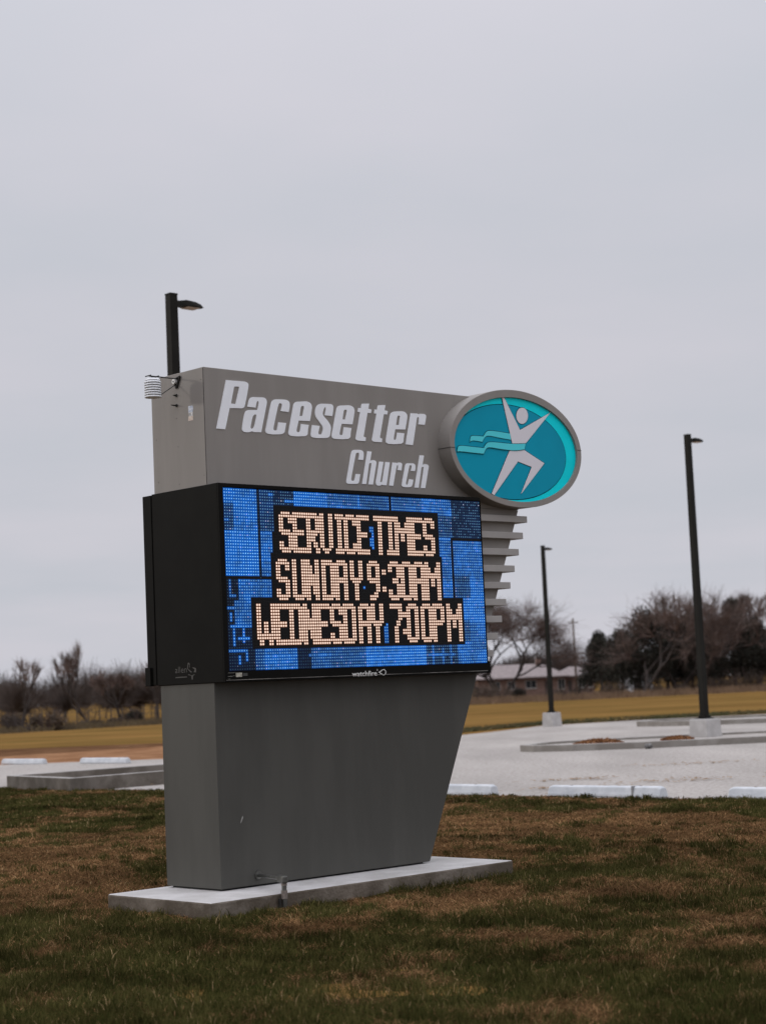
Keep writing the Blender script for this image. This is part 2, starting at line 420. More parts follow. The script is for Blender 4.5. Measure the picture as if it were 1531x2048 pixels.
MB().prism_v([(0.0, 0.012), (slant(0.012), 0.012), (slant(1.42), 1.42), (0.0, 1.42)], 0, D).build('pedestal', M_pedestal, sign, bevel=0.004)
MB().box((0.03, 0.03, 0.0), (1.90, D-0.03, 0.03)).build('plinth', M_seam, sign)
MB().prism_v([(0.012, 1.422), (slant(1.422), 1.422), (slant(2.655), 2.655), (0.012, 2.655)], 0.006, D-0.006).build('core_column', M_paint, sign)
hd = MB().prism_v([(0.0, 2.657), (slant(2.657)-.004, 2.657), (3.17, 2.85), (3.17, H-0.09), (3.05, H), (0.0, H)], 0, D).build('header', M_paint, sign, bevel=0.004)
# corner cover strip seam near the front left edge of the header
MB().box((-0.0015, 0.002, W1), (0.0, 0.006, H-0.006)).build('corner_seam', M_seam, hd)
for (v, w) in [(0.03, 2.79), (0.03, 3.45), (0.31, 2.76), (0.55, 2.80), (0.56, 3.10), (0.31, 3.02), (0.32, 3.22), (0.57, 3.4)]:
    MB().tube((-0.002, v, w), (0.0, v, w), 0.0032, n=8).build('rivet', mat('rivet_head', (0.15, 0.135, 0.12), 0.6), hd)

# ---- raised letters, traced on the header plane
def zoomA(ox, oy, s): return lambda q: (ox+q[0]/s, oy+q[1]/s)
zA, zB, zC, zD = zoomA(425, 755, 9.569), zoomA(570, 785, 9.569), zoomA(700, 795, 9.569), zoomA(685, 890, 8.506)
e_out = [(473,545,1),(498,400),(520,230),(430,165),(310,172),(170,178),(140,320),(80,670),(50,820),(190,838),(300,838),(430,830),(435,710),(452,620,1),(300,600,1),(290,700),(275,765),(212,755),(228,660),(258,535,1)]
e_hole = [(275,448,1),(292,320),(305,255),(368,258),(355,330),(328,450,1)]
h_C = [(418,105,1),(492,112,1),(465,272,1),(505,250),(580,275),(562,370),(515,672,1),(438,670,1),(487,360),(488,300),(448,310),(440,380),(400,665,1),(330,662,1)]
GL = [
 (zA, [[(255,48,1),(500,66),(690,85),(680,220),(625,500),(600,590),(470,585),(325,583,1),(242,990,1),(72,975,1)],
       [(412,172,1),(470,170),(515,178),(500,230),(448,465),(440,508),(390,502),(350,495,1)]]),
 (zA, [[(668,558,1),(685,450),(730,370),(860,378),(1000,380),(1045,450),(1022,570),(930,1048,1),(775,1042,1),(765,1022),(690,1052),(560,1035),(568,920),(600,720),(640,622),(760,622),(855,622,1),(885,490),(870,440),(838,470),(822,575,1)],
       [(805,705),(845,708),(830,780),(800,930),(765,985),(722,970),(735,890),(765,740)]]),
 (zA, [[(1455,660,1),(1485,520),(1450,430),(1290,415),(1140,420),(1100,560),(1025,940),(1000,1060),(1120,1088),(1220,1088),(1370,1080),(1390,970),(1408,870,1),(1258,855,1),(1238,960),(1228,1015),(1155,1010),(1175,900),(1250,540),(1275,485),(1340,505),(1302,640,1)]]),
 (zB, [e_out, e_hole]),
 (zB, [[(900,450,1),(925,320),(915,222),(780,215),(640,215),(580,290),(565,430),(620,520),(700,620),(728,680),(708,775),(685,805),(628,800),(642,720),(662,640,1),(515,622,1),(498,710),(480,850),(590,870),(700,872),(850,865),(868,750),(880,650),(820,545),(745,465),(712,410),(735,320),(768,265),(782,320),(755,435,1)]]),
 (zoomA(570+86.6, 785+8.25, 9.569*1.03), [e_out, e_hole]),
 (zC, [[(362,115,1),(345,215,1),(407,230,1),(397,297,1),(330,292,1),(265,690),(250,755),(300,762,1),(293,832,1),(200,830),(95,815),(115,720),(190,282,1),(143,275,1),(155,200,1),(205,203,1),(213,120),(245,118)]]),
 (zoomA(700+32.8, 795+3.15, 9.569*1.01), [[(362,115,1),(345,215,1),(407,230,1),(397,297,1),(330,292,1),(265,690),(250,755),(300,762,1),(293,832,1),(200,830),(95,815),(115,720),(190,282,1),(143,275,1),(155,200,1),(205,203,1),(213,120),(245,118)]]),
 (zC, [[(1053,612,1),(1075,480),(1100,330),(1030,262),(920,262),(775,275),(750,390),(695,720),(670,880),(800,890),(880,892),(1015,880),(1020,780),(1035,685,1),(898,672,1),(885,760),(872,812),(825,810),(840,720),(860,607,1)],
       [(875,525,1),(890,420),(903,345),(955,348),(945,400),(930,525,1)]]),
 (zC, [[(1155,300,1),(1285,308,1),(1295,325),(1330,308),(1455,318),(1445,420),(1425,522,1),(1302,512,1),(1318,400),(1300,365),(1272,390),(1260,500),(1198,910,1),(1060,895,1)]]),
 (zD, [[(348,255,1),(365,140),(330,85),(240,82),(160,85),(135,170),(120,270),(70,560),(55,655),(140,660),(210,662),(275,655),(285,570),(298,497,1),(222,492,1),(205,580),(192,612),(140,608),(150,530),(215,180),(228,130),(292,130),(265,248,1)]]),
 (zD, [h_C]),
 (zD, [[(620,282,1),(692,288,1),(645,580),(632,635),(672,635),(682,560),(725,288,1),(800,295,1),(745,685,1),(680,681,1),(665,672),(640,692),(575,690),(560,640),(575,560)]]),
 (zD, [[(845,298,1),(910,303,1),(915,314),(940,296),(1012,305),(1005,370),(997,432,1),(932,425,1),(948,360),(930,332),(908,385),(858,695,1),(788,688,1)]]),
 (zD, [[(1228,442,1),(1242,360),(1215,312),(1140,312),(1070,312),(1052,400),(1012,620),(1000,710),(1080,718),(1140,718),(1185,700),(1198,590,1),(1128,580,1),(1115,640),(1108,675),(1070,672),(1082,600),(1125,390),(1135,342),(1182,345),(1158,438,1)]]),
 (zoomA(685+105.2, 890+8.2, 8.506*1.012), [h_C]),
]
for z, loops in GL:
    L = [[onv(z(p), -0.003) for p in smooth_loop(q, 3)] for q in loops]
    plate('letter', L, -0.004, 0.0, M_white, sign)

# ---- oval logo drum
EC = (2.9981, 3.1271); EA, EB = 0.763, 0.4674
IC = (2.9964, 3.1203); IA, IB = 0.712, 0.4146
DC = (2.9136, 3.0978); DA, DB = 0.6655, 0.3726
VF = -0.130
def ell(c, a, b, n=128): return [(c[0]+a*math.cos(2*math.pi*k/n), c[1]+b*math.sin(2*math.pi*k/n)) for k in range(n)]
b = MB(); n = 128
rings = [(ell(IC, IA, IB), VF+0.022), (ell(IC, IA, IB), VF), (ell(EC, EA-.003, EB-.003), VF), (ell(EC, EA, EB), VF+.003),
         (ell(EC, EA, EB), D+0.127), (ell(EC, EA-.003, EB-.003), D+.13), (ell(IC, IA, IB), D+.13), (ell(IC, IA, IB), D+.11)]
vs_ = [(x, v, w) for L, v in rings for x, w in L]; fs_ = []
for j in range(len(rings)-1):
    for k in range(n): fs_.append((j*n+k, j*n+(k+1) % n, (j+1)*n+(k+1) % n, (j+1)*n+k))
b.add(vs_, fs_); drum = b.build('logo_drum', M_paint, sign)
plate('logo_back_face', [ell(IC, IA, IB, 64)], D+.105, D+.112, mat('aqua_vinyl', (0.0, 0.78, 0.86), 0.5, var=.03, vscale=5, spec=.1), drum)
for ang in (3.6, 184.0):       # joint lines in the rim
    a_ = R(ang); cx, cz = EC[0]+EA*math.cos(a_), EC[1]+EB*math.sin(a_)
    MB().box((cx-.052 if math.cos(a_) > 0 else cx-.0015, VF-.0012, cz-.0022), (cx+.0015 if math.cos(a_) > 0 else cx+.052, VF+.17, cz+.0022)).build('rim_joint', M_seam, drum)
M_aqua = MATS['aqua_vinyl']; M_teal = mat('teal_vinyl', (0.0, 0.325, 0.47), 0.5, var=.06, vscale=0.9, spec=.1)
M_line = mat('logo_outline_ink', (0.002, 0.03, 0.045), 0.6, spec=.05); M_ribbon = mat('pale_aqua_vinyl', (0.10, 0.72, 0.80), 0.5, spec=.1)
M_fig = mat('white_vinyl', (0.78, 0.76, 0.80), 0.5, spec=.15)
vb = VF+0.018
plate('logo_face', [ell(IC, IA-.001, IB-.001)], vb, vb+.01, M_aqua, drum)
def clip(L, k):
    out = []
    for x, w in L:
        e = math.hypot((x-IC[0])/(IA*k), (w-IC[1])/(IB*k))
        out.append((x, w) if e <= 1 else (IC[0]+(x-IC[0])/e, IC[1]+(w-IC[1])/e))
    return out
plate('logo_disc_outline', [clip(ell(DC, DA+.006, DB+.006), 0.997)], vb-.0015, vb-.0002, M_line, drum)
plate('logo_disc', [clip(ell(DC, DA, DB), 0.994)], vb-.003, vb-.0017, M_teal, drum)
z3 = zoomA(860, 760, 4.785)
def piece(name, pts, m, k=0, lift=0.0, lw=.0045):
    L = [onv(z3(p), vb-.006) for p in smooth_loop(pts, 3)]
    plate(name+'_outline', [offset_loop(L, lw)], vb-.0048-lift, vb-.0032-lift, M_line, drum)
    plate(name, [L], vb-.0066-lift, vb-.005-lift, m, drum)
piece('ribbon_tail', [(380,590,1),(385,540),(405,530),(510,540,1),(530,495),(570,482),(660,495),(762,512,1),(772,572,1),(650,550),(560,530),(520,540),(497,592,1),(440,580),(395,578)], M_ribbon)
piece('runner_torso', [(685,166,1),(705,166,1),(858,478,1),(1147,312,1),(911,608,1),(785,612,1)], M_fig)
piece('runner_legs', [(762,668,1),(895,668,1),(1091,797,1),(868,1090,1),(970,832,1),(838,779,1),(612,1101,1),(588,1086,1)], M_fig)
piece('runner_head', [(878+56*math.cos(t*math.pi/12), 342+78*math.sin(t*math.pi/12)) for t in range(24)], M_fig)
piece('ribbon_belt', [(255,685,1),(258,640),(285,626),(400,640),(510,652,1),(530,605),(570,592),(680,602),(800,614),(908,609,1),(897,664,1),(830,675),(760,672),(650,658),(565,642),(528,652),(507,706,1),(400,695),(275,680)], M_ribbon, lift=0.004)

# ---- fins stepping down the slanted edge
for k in range(9):
    wt = 2.604-0.1313*k; ue = 3.15-0.0583*k
    MB().box((CR-.06, -0.05, wt-.051), (ue, D+.05, wt)).build('fin', M_fin, sign, bevel=.003)

# ---- message cabinet
cabn = MB().box((CL, -CF+.012, W0), (CR, D+.02, W1)).build('message_cabinet', M_black, sign, bevel=.004)
rc = MB().box((CL-.004, D+.024, W0+.004), (CR+.004, D+CB, W1-.006)).build('rear_cabinet', M_black, cabn, bevel=.004)
MB().box((CL-.02, D+CB-.05, W0+.0), (CL+.01, D+CB+.01, W0+.13)).build('hinge_cover', M_black, cabn, bevel=.003)
PITCHC, PITCHR = 0.0208, 0.0206; U0, WT = 0.045, 2.680
# bezel: four bars standing proud of the module face
bu0, bu1 = U0-PITCHC*.75, U0+PITCHC*119.75; bw0, bw1 = WT-PITCHR*59.75, WT+PITCHR*.75
bz = MB(); f0, f1 = -CF, -CF+.0115
bz.box((CL, f0, bw1), (CR, f1, W1-.001)); bz.box((CL, f0, W0+.001), (CR, f1, bw0)); bz.box((CL, f0, bw0), (bu0, f1, bw1)); bz.box((bu1, f0, bw0), (CR, f1, bw1))
bz.build('bezel', M_black, cabn)
MB().box((CR+.001, f0+.002, W0-.002), (CR+.028, f1+.10, W0+.085)).build('end_bracket', M_black, cabn, bevel=.003)
MB().box((CL+.01, f0-.0025, W0+.012), (CR-.01, f0-.0003, W0+.0155)).build('drip_edge', mat('worn_edge_metal', (0.20, 0.19, 0.175), 0.4, metal=.6, var=.5, vscale=4), cabn)

# LED picture: 120 x 60 dots in 8 x 4 modules
G6 = {
'S': ".####. ###### ##..## ##..## ##.... ##.... #####. .##### ....## ....## ##..## ##..## ###### .####.",
'E': "###### ###### ##.... ##.... ##.... ##.... #####. #####. ##.... ##.... ##.... ##.... ###### ######",
'R': "#####. ###### ##..## ##..## ##..## ##..## ###### #####. ####.. ####.. ##.##. ##.##. ##..## ##..##",
'V': "##..## ##..## ##..## ##..## ##..## ##..## ##..## ##..## ##..## ##..## ##..## ##..## .####. ..##..",
'C': ".####. ###### ##..## ##..## ##.... ##.... ##.... ##.... ##.... ##.... ##..## ##..## ###### .####.",
'T': "###### ###### ..##.. ..##.. ..##.. ..##.. ..##.. ..##.. ..##.. ..##.. ..##.. ..##.. ..##.. ..##..",
'I': "#### #### .##. .##. .##. .##. .##. .##. .##. .##. .##. .##. #### ####",
'M': "##....## ##....## ###..### ###..### ######## ######## ##.##.## ##.##.## ##.##.## ##....## ##....## ##....## ##....## ##....##",
'U': "##..## ##..## ##..## ##..## ##..## ##..## ##..## ##..## ##..## ##..## ##..## ##..## ###### .####.",
'N': "##..## ##..## ###.## ###.## ###.## ###### ###### ###### ###### ##.### ##.### ##.### ##..## ##..##",
'D': "#####. ###### ##..## ##..## ##..## ##..## ##..## ##..## ##..## ##..## ##..## ##..## ###### #####.",
'A': ".####. ###### ##..## ##..## ##..## ##..## ###### ###### ##..## ##..## ##..## ##..## ##..## ##..##",
'Y': "##..## ##..## ##..## ##..## ##..## ##..## ###### .####. ..##.. ..##.. ..##.. ..##.. ..##.. ..##..",
'9': ".####. ###### ##..## ##..## ##..## ##..## ###### .##### ....## ....## ....## ...##. .####. .###..",
'3': ".####. ###### ##..## ##..## ....## ....## ..###. ..###. ....## ....## ##..## ##..## ###### .####.",
'0': ".####. ###### ##..## ##..## ##..## ##..## ##..## ##..## ##..## ##..## ##..## ##..## ###### .####.",
'7': "###### ###### ....## ....## ....## ....## ...##. ...##. ..##.. ..##.. ..##.. ..##.. ..##.. ..##..",
'P': "#####. ###### ##..## ##..## ##..## ##..## ###### #####. ##.... ##.... ##.... ##.... ##.... ##....",
'W': "##....## ##....## ##....## ##....## ##....## ##....## ##.##.## ##.##.## ##.##.## ##.##.## ######## ######## .##..##. .##..##.",
':': ".. .. .. ## ## .. .. .. .. ## ## .. .. ..",
}
text = np.zeros((60, 120), bool)
def put(ch, c, r):
    for j, row in enumerate(G6[ch].split()):
        for i, q in enumerate(row):
            if q == '#': text[r+j, c+i] = True
for r, items in ((7, [('S',23),('E',29),('R',35),('V',41),('I',48),('C',52),('E',58),('T',66),('I',72),('M',76),('E',84),('S',90)]),
                 (23, [('S',21),('U',28),('N',34),('D',41),('A',47),('Y',54),('9',62),(':',69),('3',72),('0',78),('A',84),('M',90)]),
                 (38, [('W',12),('E',20),('D',26),('N',32),('E',38),('S',44),('D',50),('A',57),('Y',63),('7',72),(':',78),('0',80),('0',87),('P',93),('M',100)])):
    for ch, c in items: put(ch, c, r)
blue = np.zeros((60, 120))
g = np.random.default_rng(3)
for (c0, c1, r0, r1, lv) in [(0,14,0,14,.72),(0,4,5,14,.35),(15,21,0,14,.38),(21,30,0,6,.22),(30,45,0,6,.85),(45,59,0,6,.6),(59,60,0,6,.95),(60,74,0,6,.5),(75,105,0,6,.7),(105,120,0,14,.24),
        (97,105,6,14,.36),(97,104,14,22,.8),(99,104,21,37,.8),(105,120,15,60,.82),(105,113,28,36,.4),(0,14,14,29,.92),(15,20,14,29,.92),(5,20,30,37,.85),(0,5,30,37,.12),
        (3,11,37,45,.8),(0,3,37,45,.1),(0,11,45,60,.13),(11,15,52,60,.55),(15,29,53,60,.92),(29,35,53,60,.16),(35,44,53,60,.7),(44,60,53,60,.62),(60,75,53,60,.95),(75,89,53,60,.95),(89,105,53,60,.3),(108,112,44,52,.45)]:
    blue[r0:r1, c0:c1] = lv
for (c0, c1, r0, r1) in [(0,4,3,4),(0,2,10,11),(1,2,30,36),(1,4,35,36),(0,3,39,40),(1,2,41,44),(2,3,45,52),(6,7,46,51),(4,9,49,50),(3,8,53,54),(0,6,53,54),(7,8,54,57),(4,5,55,58),(1,10,45,46),(90,104,56,57),(92,93,53,60),(97,98,54,60),(101,102,53,60),(108,109,46,60),(19,21,1,2),(26,30,3,4),(49,59,4,5),(34,44,55,56),
        (59,60,31,37),(59,64,32,33),(69,71,42,52),(69,73,40,42),(75,77,49,53),(76,79,51,53),(64,66,10,19),(70,71,10,17),(24,25,42,43),(88,89,12,13),(69,71,28,30),(96,97,45,52)]:
    blue[r0:r1, c0:c1] = np.maximum(blue[r0:r1, c0:c1], 0.85)
blue[r0:r1, c0:c1] = 0.6
blue[29, 0:20] = 0; blue[:30, 14] = 0.05
blue *= 0.82+0.36*g.random((60, 120)); blue *= 0.9+0.2*g.random((60, 1))
blue *= np.repeat(np.repeat(0.84+0.4*g.random((4, 8)), 15, 0), 15, 1)
blue *= 0.78+0.5*vnoise(np.arange(120)[None, :]+0*blue, np.arange(60)[:, None]+0*blue, 77, .23)
spark = g.random((60, 120)) < 0.04
# black surround of the words
dil = text.copy()
for _ in range(2):
    d2 = dil.copy(); d2[1:] |= dil[:-1]; d2[:-1] |= dil[1:]; d2[:, 1:] |= dil[:, :-1]; d2[:, :-1] |= dil[:, 1:]; dil = d2
boxm = np.zeros_like(text); boxm[5:22, 21:98] = 1; boxm[21:38, 19:99] = 1; boxm[36:53, 10:109] = 1
inner_blue = np.zeros_like(text)
for (c0, c1, r0, r1) in [(59,61,32,36),(69,71,43,52),(75,77,49,53),(64,66,11,19)]: inner_blue[r0:r1, c0:c1] = 1
blue = np.where(boxm & ~(inner_blue & ~dil.astype(bool)), 0, blue); blue = np.where(dil & boxm, 0, blue)
M_led = attr_mat('led_light', 0.5, emission=1.0, spec=0.1)
vl = -CF+0.0075
for mr in range(4):
    for mc in range(8):
        V_, F_, C_ = [], [], []
        def quad(a, cc, top=None):
            o = len(V_); V_.extend(a); C_.extend([cc]*len(a))
            if top is None: F_.append((o, o+1, o+2, o+3))
            else:
                k = len(a); V_.append(top); C_.append(cc)
                for i in range(k): F_.append((o+i, o+(i+1) % k, o+k))
        for r in range(mr*15, mr*15+15):
            for c in range(mc*15, mc*15+15):
                x, w = U0+PITCHC*c, WT-PITCHR*r
                hx, hw = PITCHC*.485, PITCHR*.485
                t = text[r, c]; bl = blue[r, c]; j = 0.85+0.3*g.random()
                if t: halo = np.array([0.125, 0.040, 0.014])*j; dot = np.array([1.0, 0.74, 0.60])*(1.0+.22*j)
                elif bl > 0.03:
                    halo = np.array([0.0, 0.105, 0.50])*min(bl, 1)**1.5*j; dot = np.array([0.30, 0.68, 1.0])*(0.3+0.75*bl)*(0.8+.4*j)
                    if spark[r, c]: dot = np.array([0.8, 0.85, 1.0]); halo = halo*1.3
                    if bl < .2: dot = dot*.25
                else: halo = np.array([0.0012, 0.001, 0.0008]); dot = np.array([0.004, 0.0035, 0.003])
                quad([(x-hx, vl, w-hw), (x+hx, vl, w-hw), (x+hx, vl, w+hw), (x-hx, vl, w+hw)], halo)
                rr = PITCHC*(0.37 if t else 0.175)
                quad([(x+rr*math.cos(q*math.pi/3), vl-.0008, w+rr*math.sin(q*math.pi/3)) for q in range(6)], dot, top=(x, vl-.0045, w))
        x0, x1 = U0+PITCHC*(mc*15-.5), U0+PITCHC*(mc*15+14.5); w1_, w0_ = WT-PITCHR*(mr*15-.5), WT-PITCHR*(mr*15+14.5)
        quad([(x0+.0006, vl+.0012, w0_+.0006), (x1-.0006, vl+.0012, w0_+.0006), (x1-.0006, vl+.0012, w1_-.0006), (x0+.0006, vl+.0012, w1_-.0006)], np.array([0.0008]*3))
        me = bpy.data.meshes.new('led_module'); me.from_pydata([tuple(map(float, q)) for q in V_], [], F_); me.materials.append(M_led)
        ca = me.color_attributes.new('Col', 'FLOAT_COLOR', 'POINT')
        ca.data.foreach_set('color', np.concatenate([np.array(C_), np.ones((len(C_), 1))], 1).ravel().astype(np.float32))
        o = bpy.data.objects.new('led_module', me); col.objects.link(o); o.parent = cabn

# maker's wordmark on the lower bezel and small plates
def flat_text(name, s, h, u, w, v, m, parent, xs=1.0, ang=0.0, side=False, thick=.0006, bold=0.0):
    cu = bpy.data.curves.new(name, 'FONT'); cu.body = s; cu.size = h; cu.extrude = thick; cu.resolution_u = 3; cu.offset = bold
    ob = bpy.data.objects.new(name, cu); col.objects.link(ob)
    me = bpy.data.meshes.new_from_object(ob.evaluated_get(bpy.context.evaluated_depsgraph_get()))
    bpy.data.objects.remove(ob); o = bpy.data.objects.new(name, me); col.objects.link(o); o.parent = parent
    me.materials.clear(); me.materials.append(m)
    T = np.empty(len(me.vertices)*3); me.vertices.foreach_get('co', T); T = T.reshape(-1, 3)
    P = np.empty_like(T)
    if side: P[:, 0] = v-T[:, 2]; P[:, 1] = u-T[:, 0]*xs; P[:, 2] = w+T[:, 1]
    else: P[:, 0] = u+T[:, 0]*xs; P[:, 1] = v-T[:, 2]; P[:, 2] = w+T[:, 1]
    me.vertices.foreach_set('co', P.ravel()); me.update(); return o
M_mark = mat('pale_grey_print', (0.80, 0.80, 0.77), 0.5)
zW = zoomA(690, 1330, 15.31)
a0 = onv(zW((215, 365)), -CF); a1 = onv(zW((975, 330)), -CF)
wm = flat_text('wordmark', 'watchfire', 0.05, a0[0], a0[1]+.003, -CF-.001, M_mark, cabn, bold=.0005)
bb = max(v.co.x for v in wm.data.vertices)-min(v.co.x for v in wm.data.vertices); sc = (a1[0]-a0[0])/bb
for v in wm.data.vertices: v.co.x = a0[0]+(v.co.x-a0[0])*sc
flat_text('registered_mark', '\u00ae', 0.016, a1[0]-.002, a1[1]+.035, -CF-.001, M_mark, cabn)
dc = onv(zW((1170, 225)), -CF); rd = 0.0195
def drop(r, tx):
    return [(dc[0]+r*1.12*math.cos(t), dc[1]+r*math.sin(t)) for t in np.linspace(R(-112), R(112), 26)]+[(dc[0]-tx, dc[1]+.001)]
plate('flame_mark', [drop(rd+.0022, .050), drop(rd-.0028, .036)], -CF-.0016, -CF-.0004, M_mark, cabn)
M_label = mat('aged_label_paper', (0.42, 0.40, 0.33), 0.6, var=.25, vscale=60)
zL = zoomA(440, 1330, 21.87)
def lab(name, q0, q1, m):
    p0, p1 = onv(zL(q0), -CF), onv(zL(q1), -CF)
    return MB().box((p0[0], -CF-.0012, p1[1]), (p1[0], -CF-.0003, p0[1])).build(name, m, cabn)
lab('data_label', (680, 345), (965, 520), M_label); lab('clear_label', (985, 360), (1200, 480), mat('dull_label', (0.05, 0.05, 0.047), .5))
for q in ((345, 340, 640, 355), (345, 490, 548, 515), (345, 610, 450, 625), (560, 470, 650, 485)):
    lab('label_line', q[:2], q[2:], mat('dim_print', (0.14, 0.14, 0.12), .6))
# faint installer's decal on the end of the cabinet
M_faint = mat('faint_decal', (0.0095, 0.0093, 0.0082), 0.5)
zF = zoomA(340, 1310, 21.87)
s0 = onu(zF((225, 800)), CL); s1 = onu(zF((740, 790)), CL)
dk = flat_text('installer_decal', 'allen', 0.062, s0[0], s0[1], CL-.001, M_faint, cabn, side=True)
bb = max(v.co.y for v in dk.data.vertices)-min(v.co.y for v in dk.data.vertices); sc = (s0[0]-s1[0])/bb
for v in dk.data.vertices: v.co.y = s0[0]-(s0[0]-v.co.y)*sc
def side_poly(name, pts, z, u, m, parent, t=.001):
    L = [onu(z(p), u) for p in pts]; b = MB(); n = len(L)
    b.add([(u-t, v, w) for v, w in L]+[(u-.0003, v, w) for v, w in L], [tuple(range(n)), tuple(range(2*n-1, n-1, -1))]+[(k, (k+1) % n, n+(k+1) % n, n+k) for k in range(n)])
    return b.build(name, m, parent)
for q in ([(750,600),(775,370),(810,330),(860,380),(870,540),(850,570),(840,440),(815,390),(800,440),(790,610),(960,740),(930,790)], [(960,540),(1090,560),(1150,600),(1140,760),(1040,760),(1080,640)],
          [(800,840),(960,900),(1090,830),(1080,860),(1010,920),(1000,1080),(950,1080),(930,910),(790,880)], [(250,970),(740,940),(740,985),(250,1020)]):
    side_poly('decal_mark', q, zF, CL, M_faint, cabn)

# ---- small fittings on the end face
zE = zoomA(280, 735, 10.936)
M_iron = mat('dark_bracket_metal', (0.025, 0.024, 0.022), 0.5, metal=.3)
for q, tipx in (((795, 612), .03), ((805, 832), .05)):
    v, w = onu(zE(q), 0); b = MB()
    b.tube((0, v, w), (-.008, v, w), .011, n=12); b.tube((-.008, v, w), (-tipx, v, w), .0065, .003, n=10); b.build('bolt', M_iron, sign)
for nm, q, m in (('sticker_header', [(1055,845),(1145,830),(1165,880),(1150,975),(1060,985)], mat('blue_sticker', (0.16, 0.22, 0.36), .4, col2=(.5, .55, .62), vscale=45)),
                 ('sticker_middle', [(1060,985),(1155,972),(1150,1055),(1072,1065)], mat('pale_sticker', (0.10, 0.11, 0.14), .4, col2=(.62, .62, .62), vscale=55)),
                 ('sticker_footer', [(1062,1066),(1160,1056),(1160,1150),(1055,1168)], mat('cream_sticker', (0.52, 0.40, 0.33), .5, col2=(.66, .58, .5), vscale=70))):
    side_poly(nm, q, zE, 0, m, sign, .0012)

# ---- conduit from the pedestal down past the pad edge
M_galv = mat('galvanised_conduit', (0.16, 0.16, 0.145), 0.4, metal=.7, var=.2, vscale=20)
M_rust = mat('pale_fitting', (0.22, 0.185, 0.16), 0.6, var=.25, vscale=40)
c0 = Vector((0.312, 0.0, 0.078)); c1 = Vector((0.128, -0.492, 0.092))       # wall plate, top of the riser
cdir = (c1-c0).normalized(); ca_ = math.atan2(cdir.y, cdir.x)
cond = MB().tube(c0, c1-cdir*.08, .012, n=14).build('conduit', M_galv, sign)
MB().tube(c0+Vector((0, .004, 0)), c0-Vector((0, .012, 0)), .028, n=16).build('wall_flange', M_galv, cond)
bx = MB().box((-.085, -.020, -.026), (.026, .020, .020)).build('elbow_box', M_galv, cond, bevel=.007, loc=c1); bx.rotation_euler = (0, 0, ca_)
MB().tube(c1-Vector((0, 0, .02)), (c1.x, c1.y, -.30), .0165, n=14).build('riser', M_galv, cond)
MB().tube((c1.x, c1.y, .018), (c1.x, c1.y, -.035), .021, n=14).build('coupling', M_rust, cond)
MB().tube((c1.x, c1.y, c1.z-.027), (c1.x, c1.y, c1.z-.042), .020, n=10).build('lock_nut', M_rust, cond)
MB().tube((c1.x-.036, c1.y+.004, -.03), (c1.x-.036, c1.y+.004, -.30), .010, n=10).build('ground_rod', M_iron, cond)
# paint scratch on the pedestal
z7 = zoomA(200, 1600, 3.328)
plate('paint_scuff', [[onv(z7(p), 0) for p in [(948,105),(952,118),(940,150),(934,158),(938,135)]]], -.0008, -.0001, mat('scuffed_primer', (.34, .33, .31), .7), sign)

# ================================================================== WEATHER SENSOR
sens = empty('temperature_sensor', tuple(S_O+S_V*0.31+np.array([0, 0, 3.40])), YAW)
tag(sens, 'white louvred temperature sensor on a black bracket at the sign\'s top end', 'sensor')
def sp(u, v, w): return (u, v-0.31, w-3.40)
M_shield = mat('white_sensor_plastic', (0.78, 0.80, 0.82), 0.4)
M_gap = mat('dark_sensor_core', (0.05, 0.055, 0.06), 0.7)
sx, sv = -0.200, 0.31
MB().lathe([(.036, 3.36), (.036, 3.462)], 20, (sx, 0, -3.40)).build('sensor_core', M_gap, sens)
for k in range(7):
    z0 = 3.349+.0168*k
    MB().lathe([(.040, z0), (.058, z0+.0005), (.0588, z0+.0035), (.0565, z0+.009), (.051, z0+.0135), (.030, z0+.0138)], 32, (sx, 0, -3.40)).build('louvre', M_shield, sens, smooth=False)
MB().lathe([(.052, 3.466), (.053, 3.469), (.046, 3.479), (.030, 3.484), (.012, 3.485)], 32, (sx, 0, -3.40)).build('cap', M_shield, sens)
bw = MB()
bw.tube(sp(0, .285, 3.492), sp(sx-.035, .31, 3.498), .0045, n=8)
bw.tube(sp(0, .30, 3.462), sp(sx+.054, .305, 3.368), .0035, n=8)
for a, c in (((.255, 3.505), (.325, 3.492)), ((.255, 3.505), (.298, 3.428)), ((.325, 3.492), (.298, 3.428))):
    bw.tube(sp(-.008, *a), sp(-.008, *c), .0075, n=8)
bw.build('bracket', M_iron, sens)
cl = MB(); cl.tube(sp(sx-.036, .278, 3.498), sp(sx-.036, .342, 3.498), .004, n=8); cl.tube(sp(sx+.03, .278, 3.498), sp(sx+.03, .342, 3.498), .004, n=8)
cl.tube(sp(sx-.036, .31, 3.498), sp(sx+.03, .31, 3.49), .004, n=8); cl.tube(sp(sx, .31, 3.498), sp(sx, .31, 3.478), .006, n=8); cl.build('clamp', M_iron, sens)
ey = MB(); ey.tube(sp(0, .305, 3.475), sp(-.028, .305, 3.475), .019, .017, n=20); ey.build('photocell', mat('sensor_eye', (.62, .62, .60), .4), sens)
MB().tube(sp(-.028, .305, 3.474), sp(-.030, .305, 3.474), .006, n=12).build('photocell_lens', M_gap, sens)

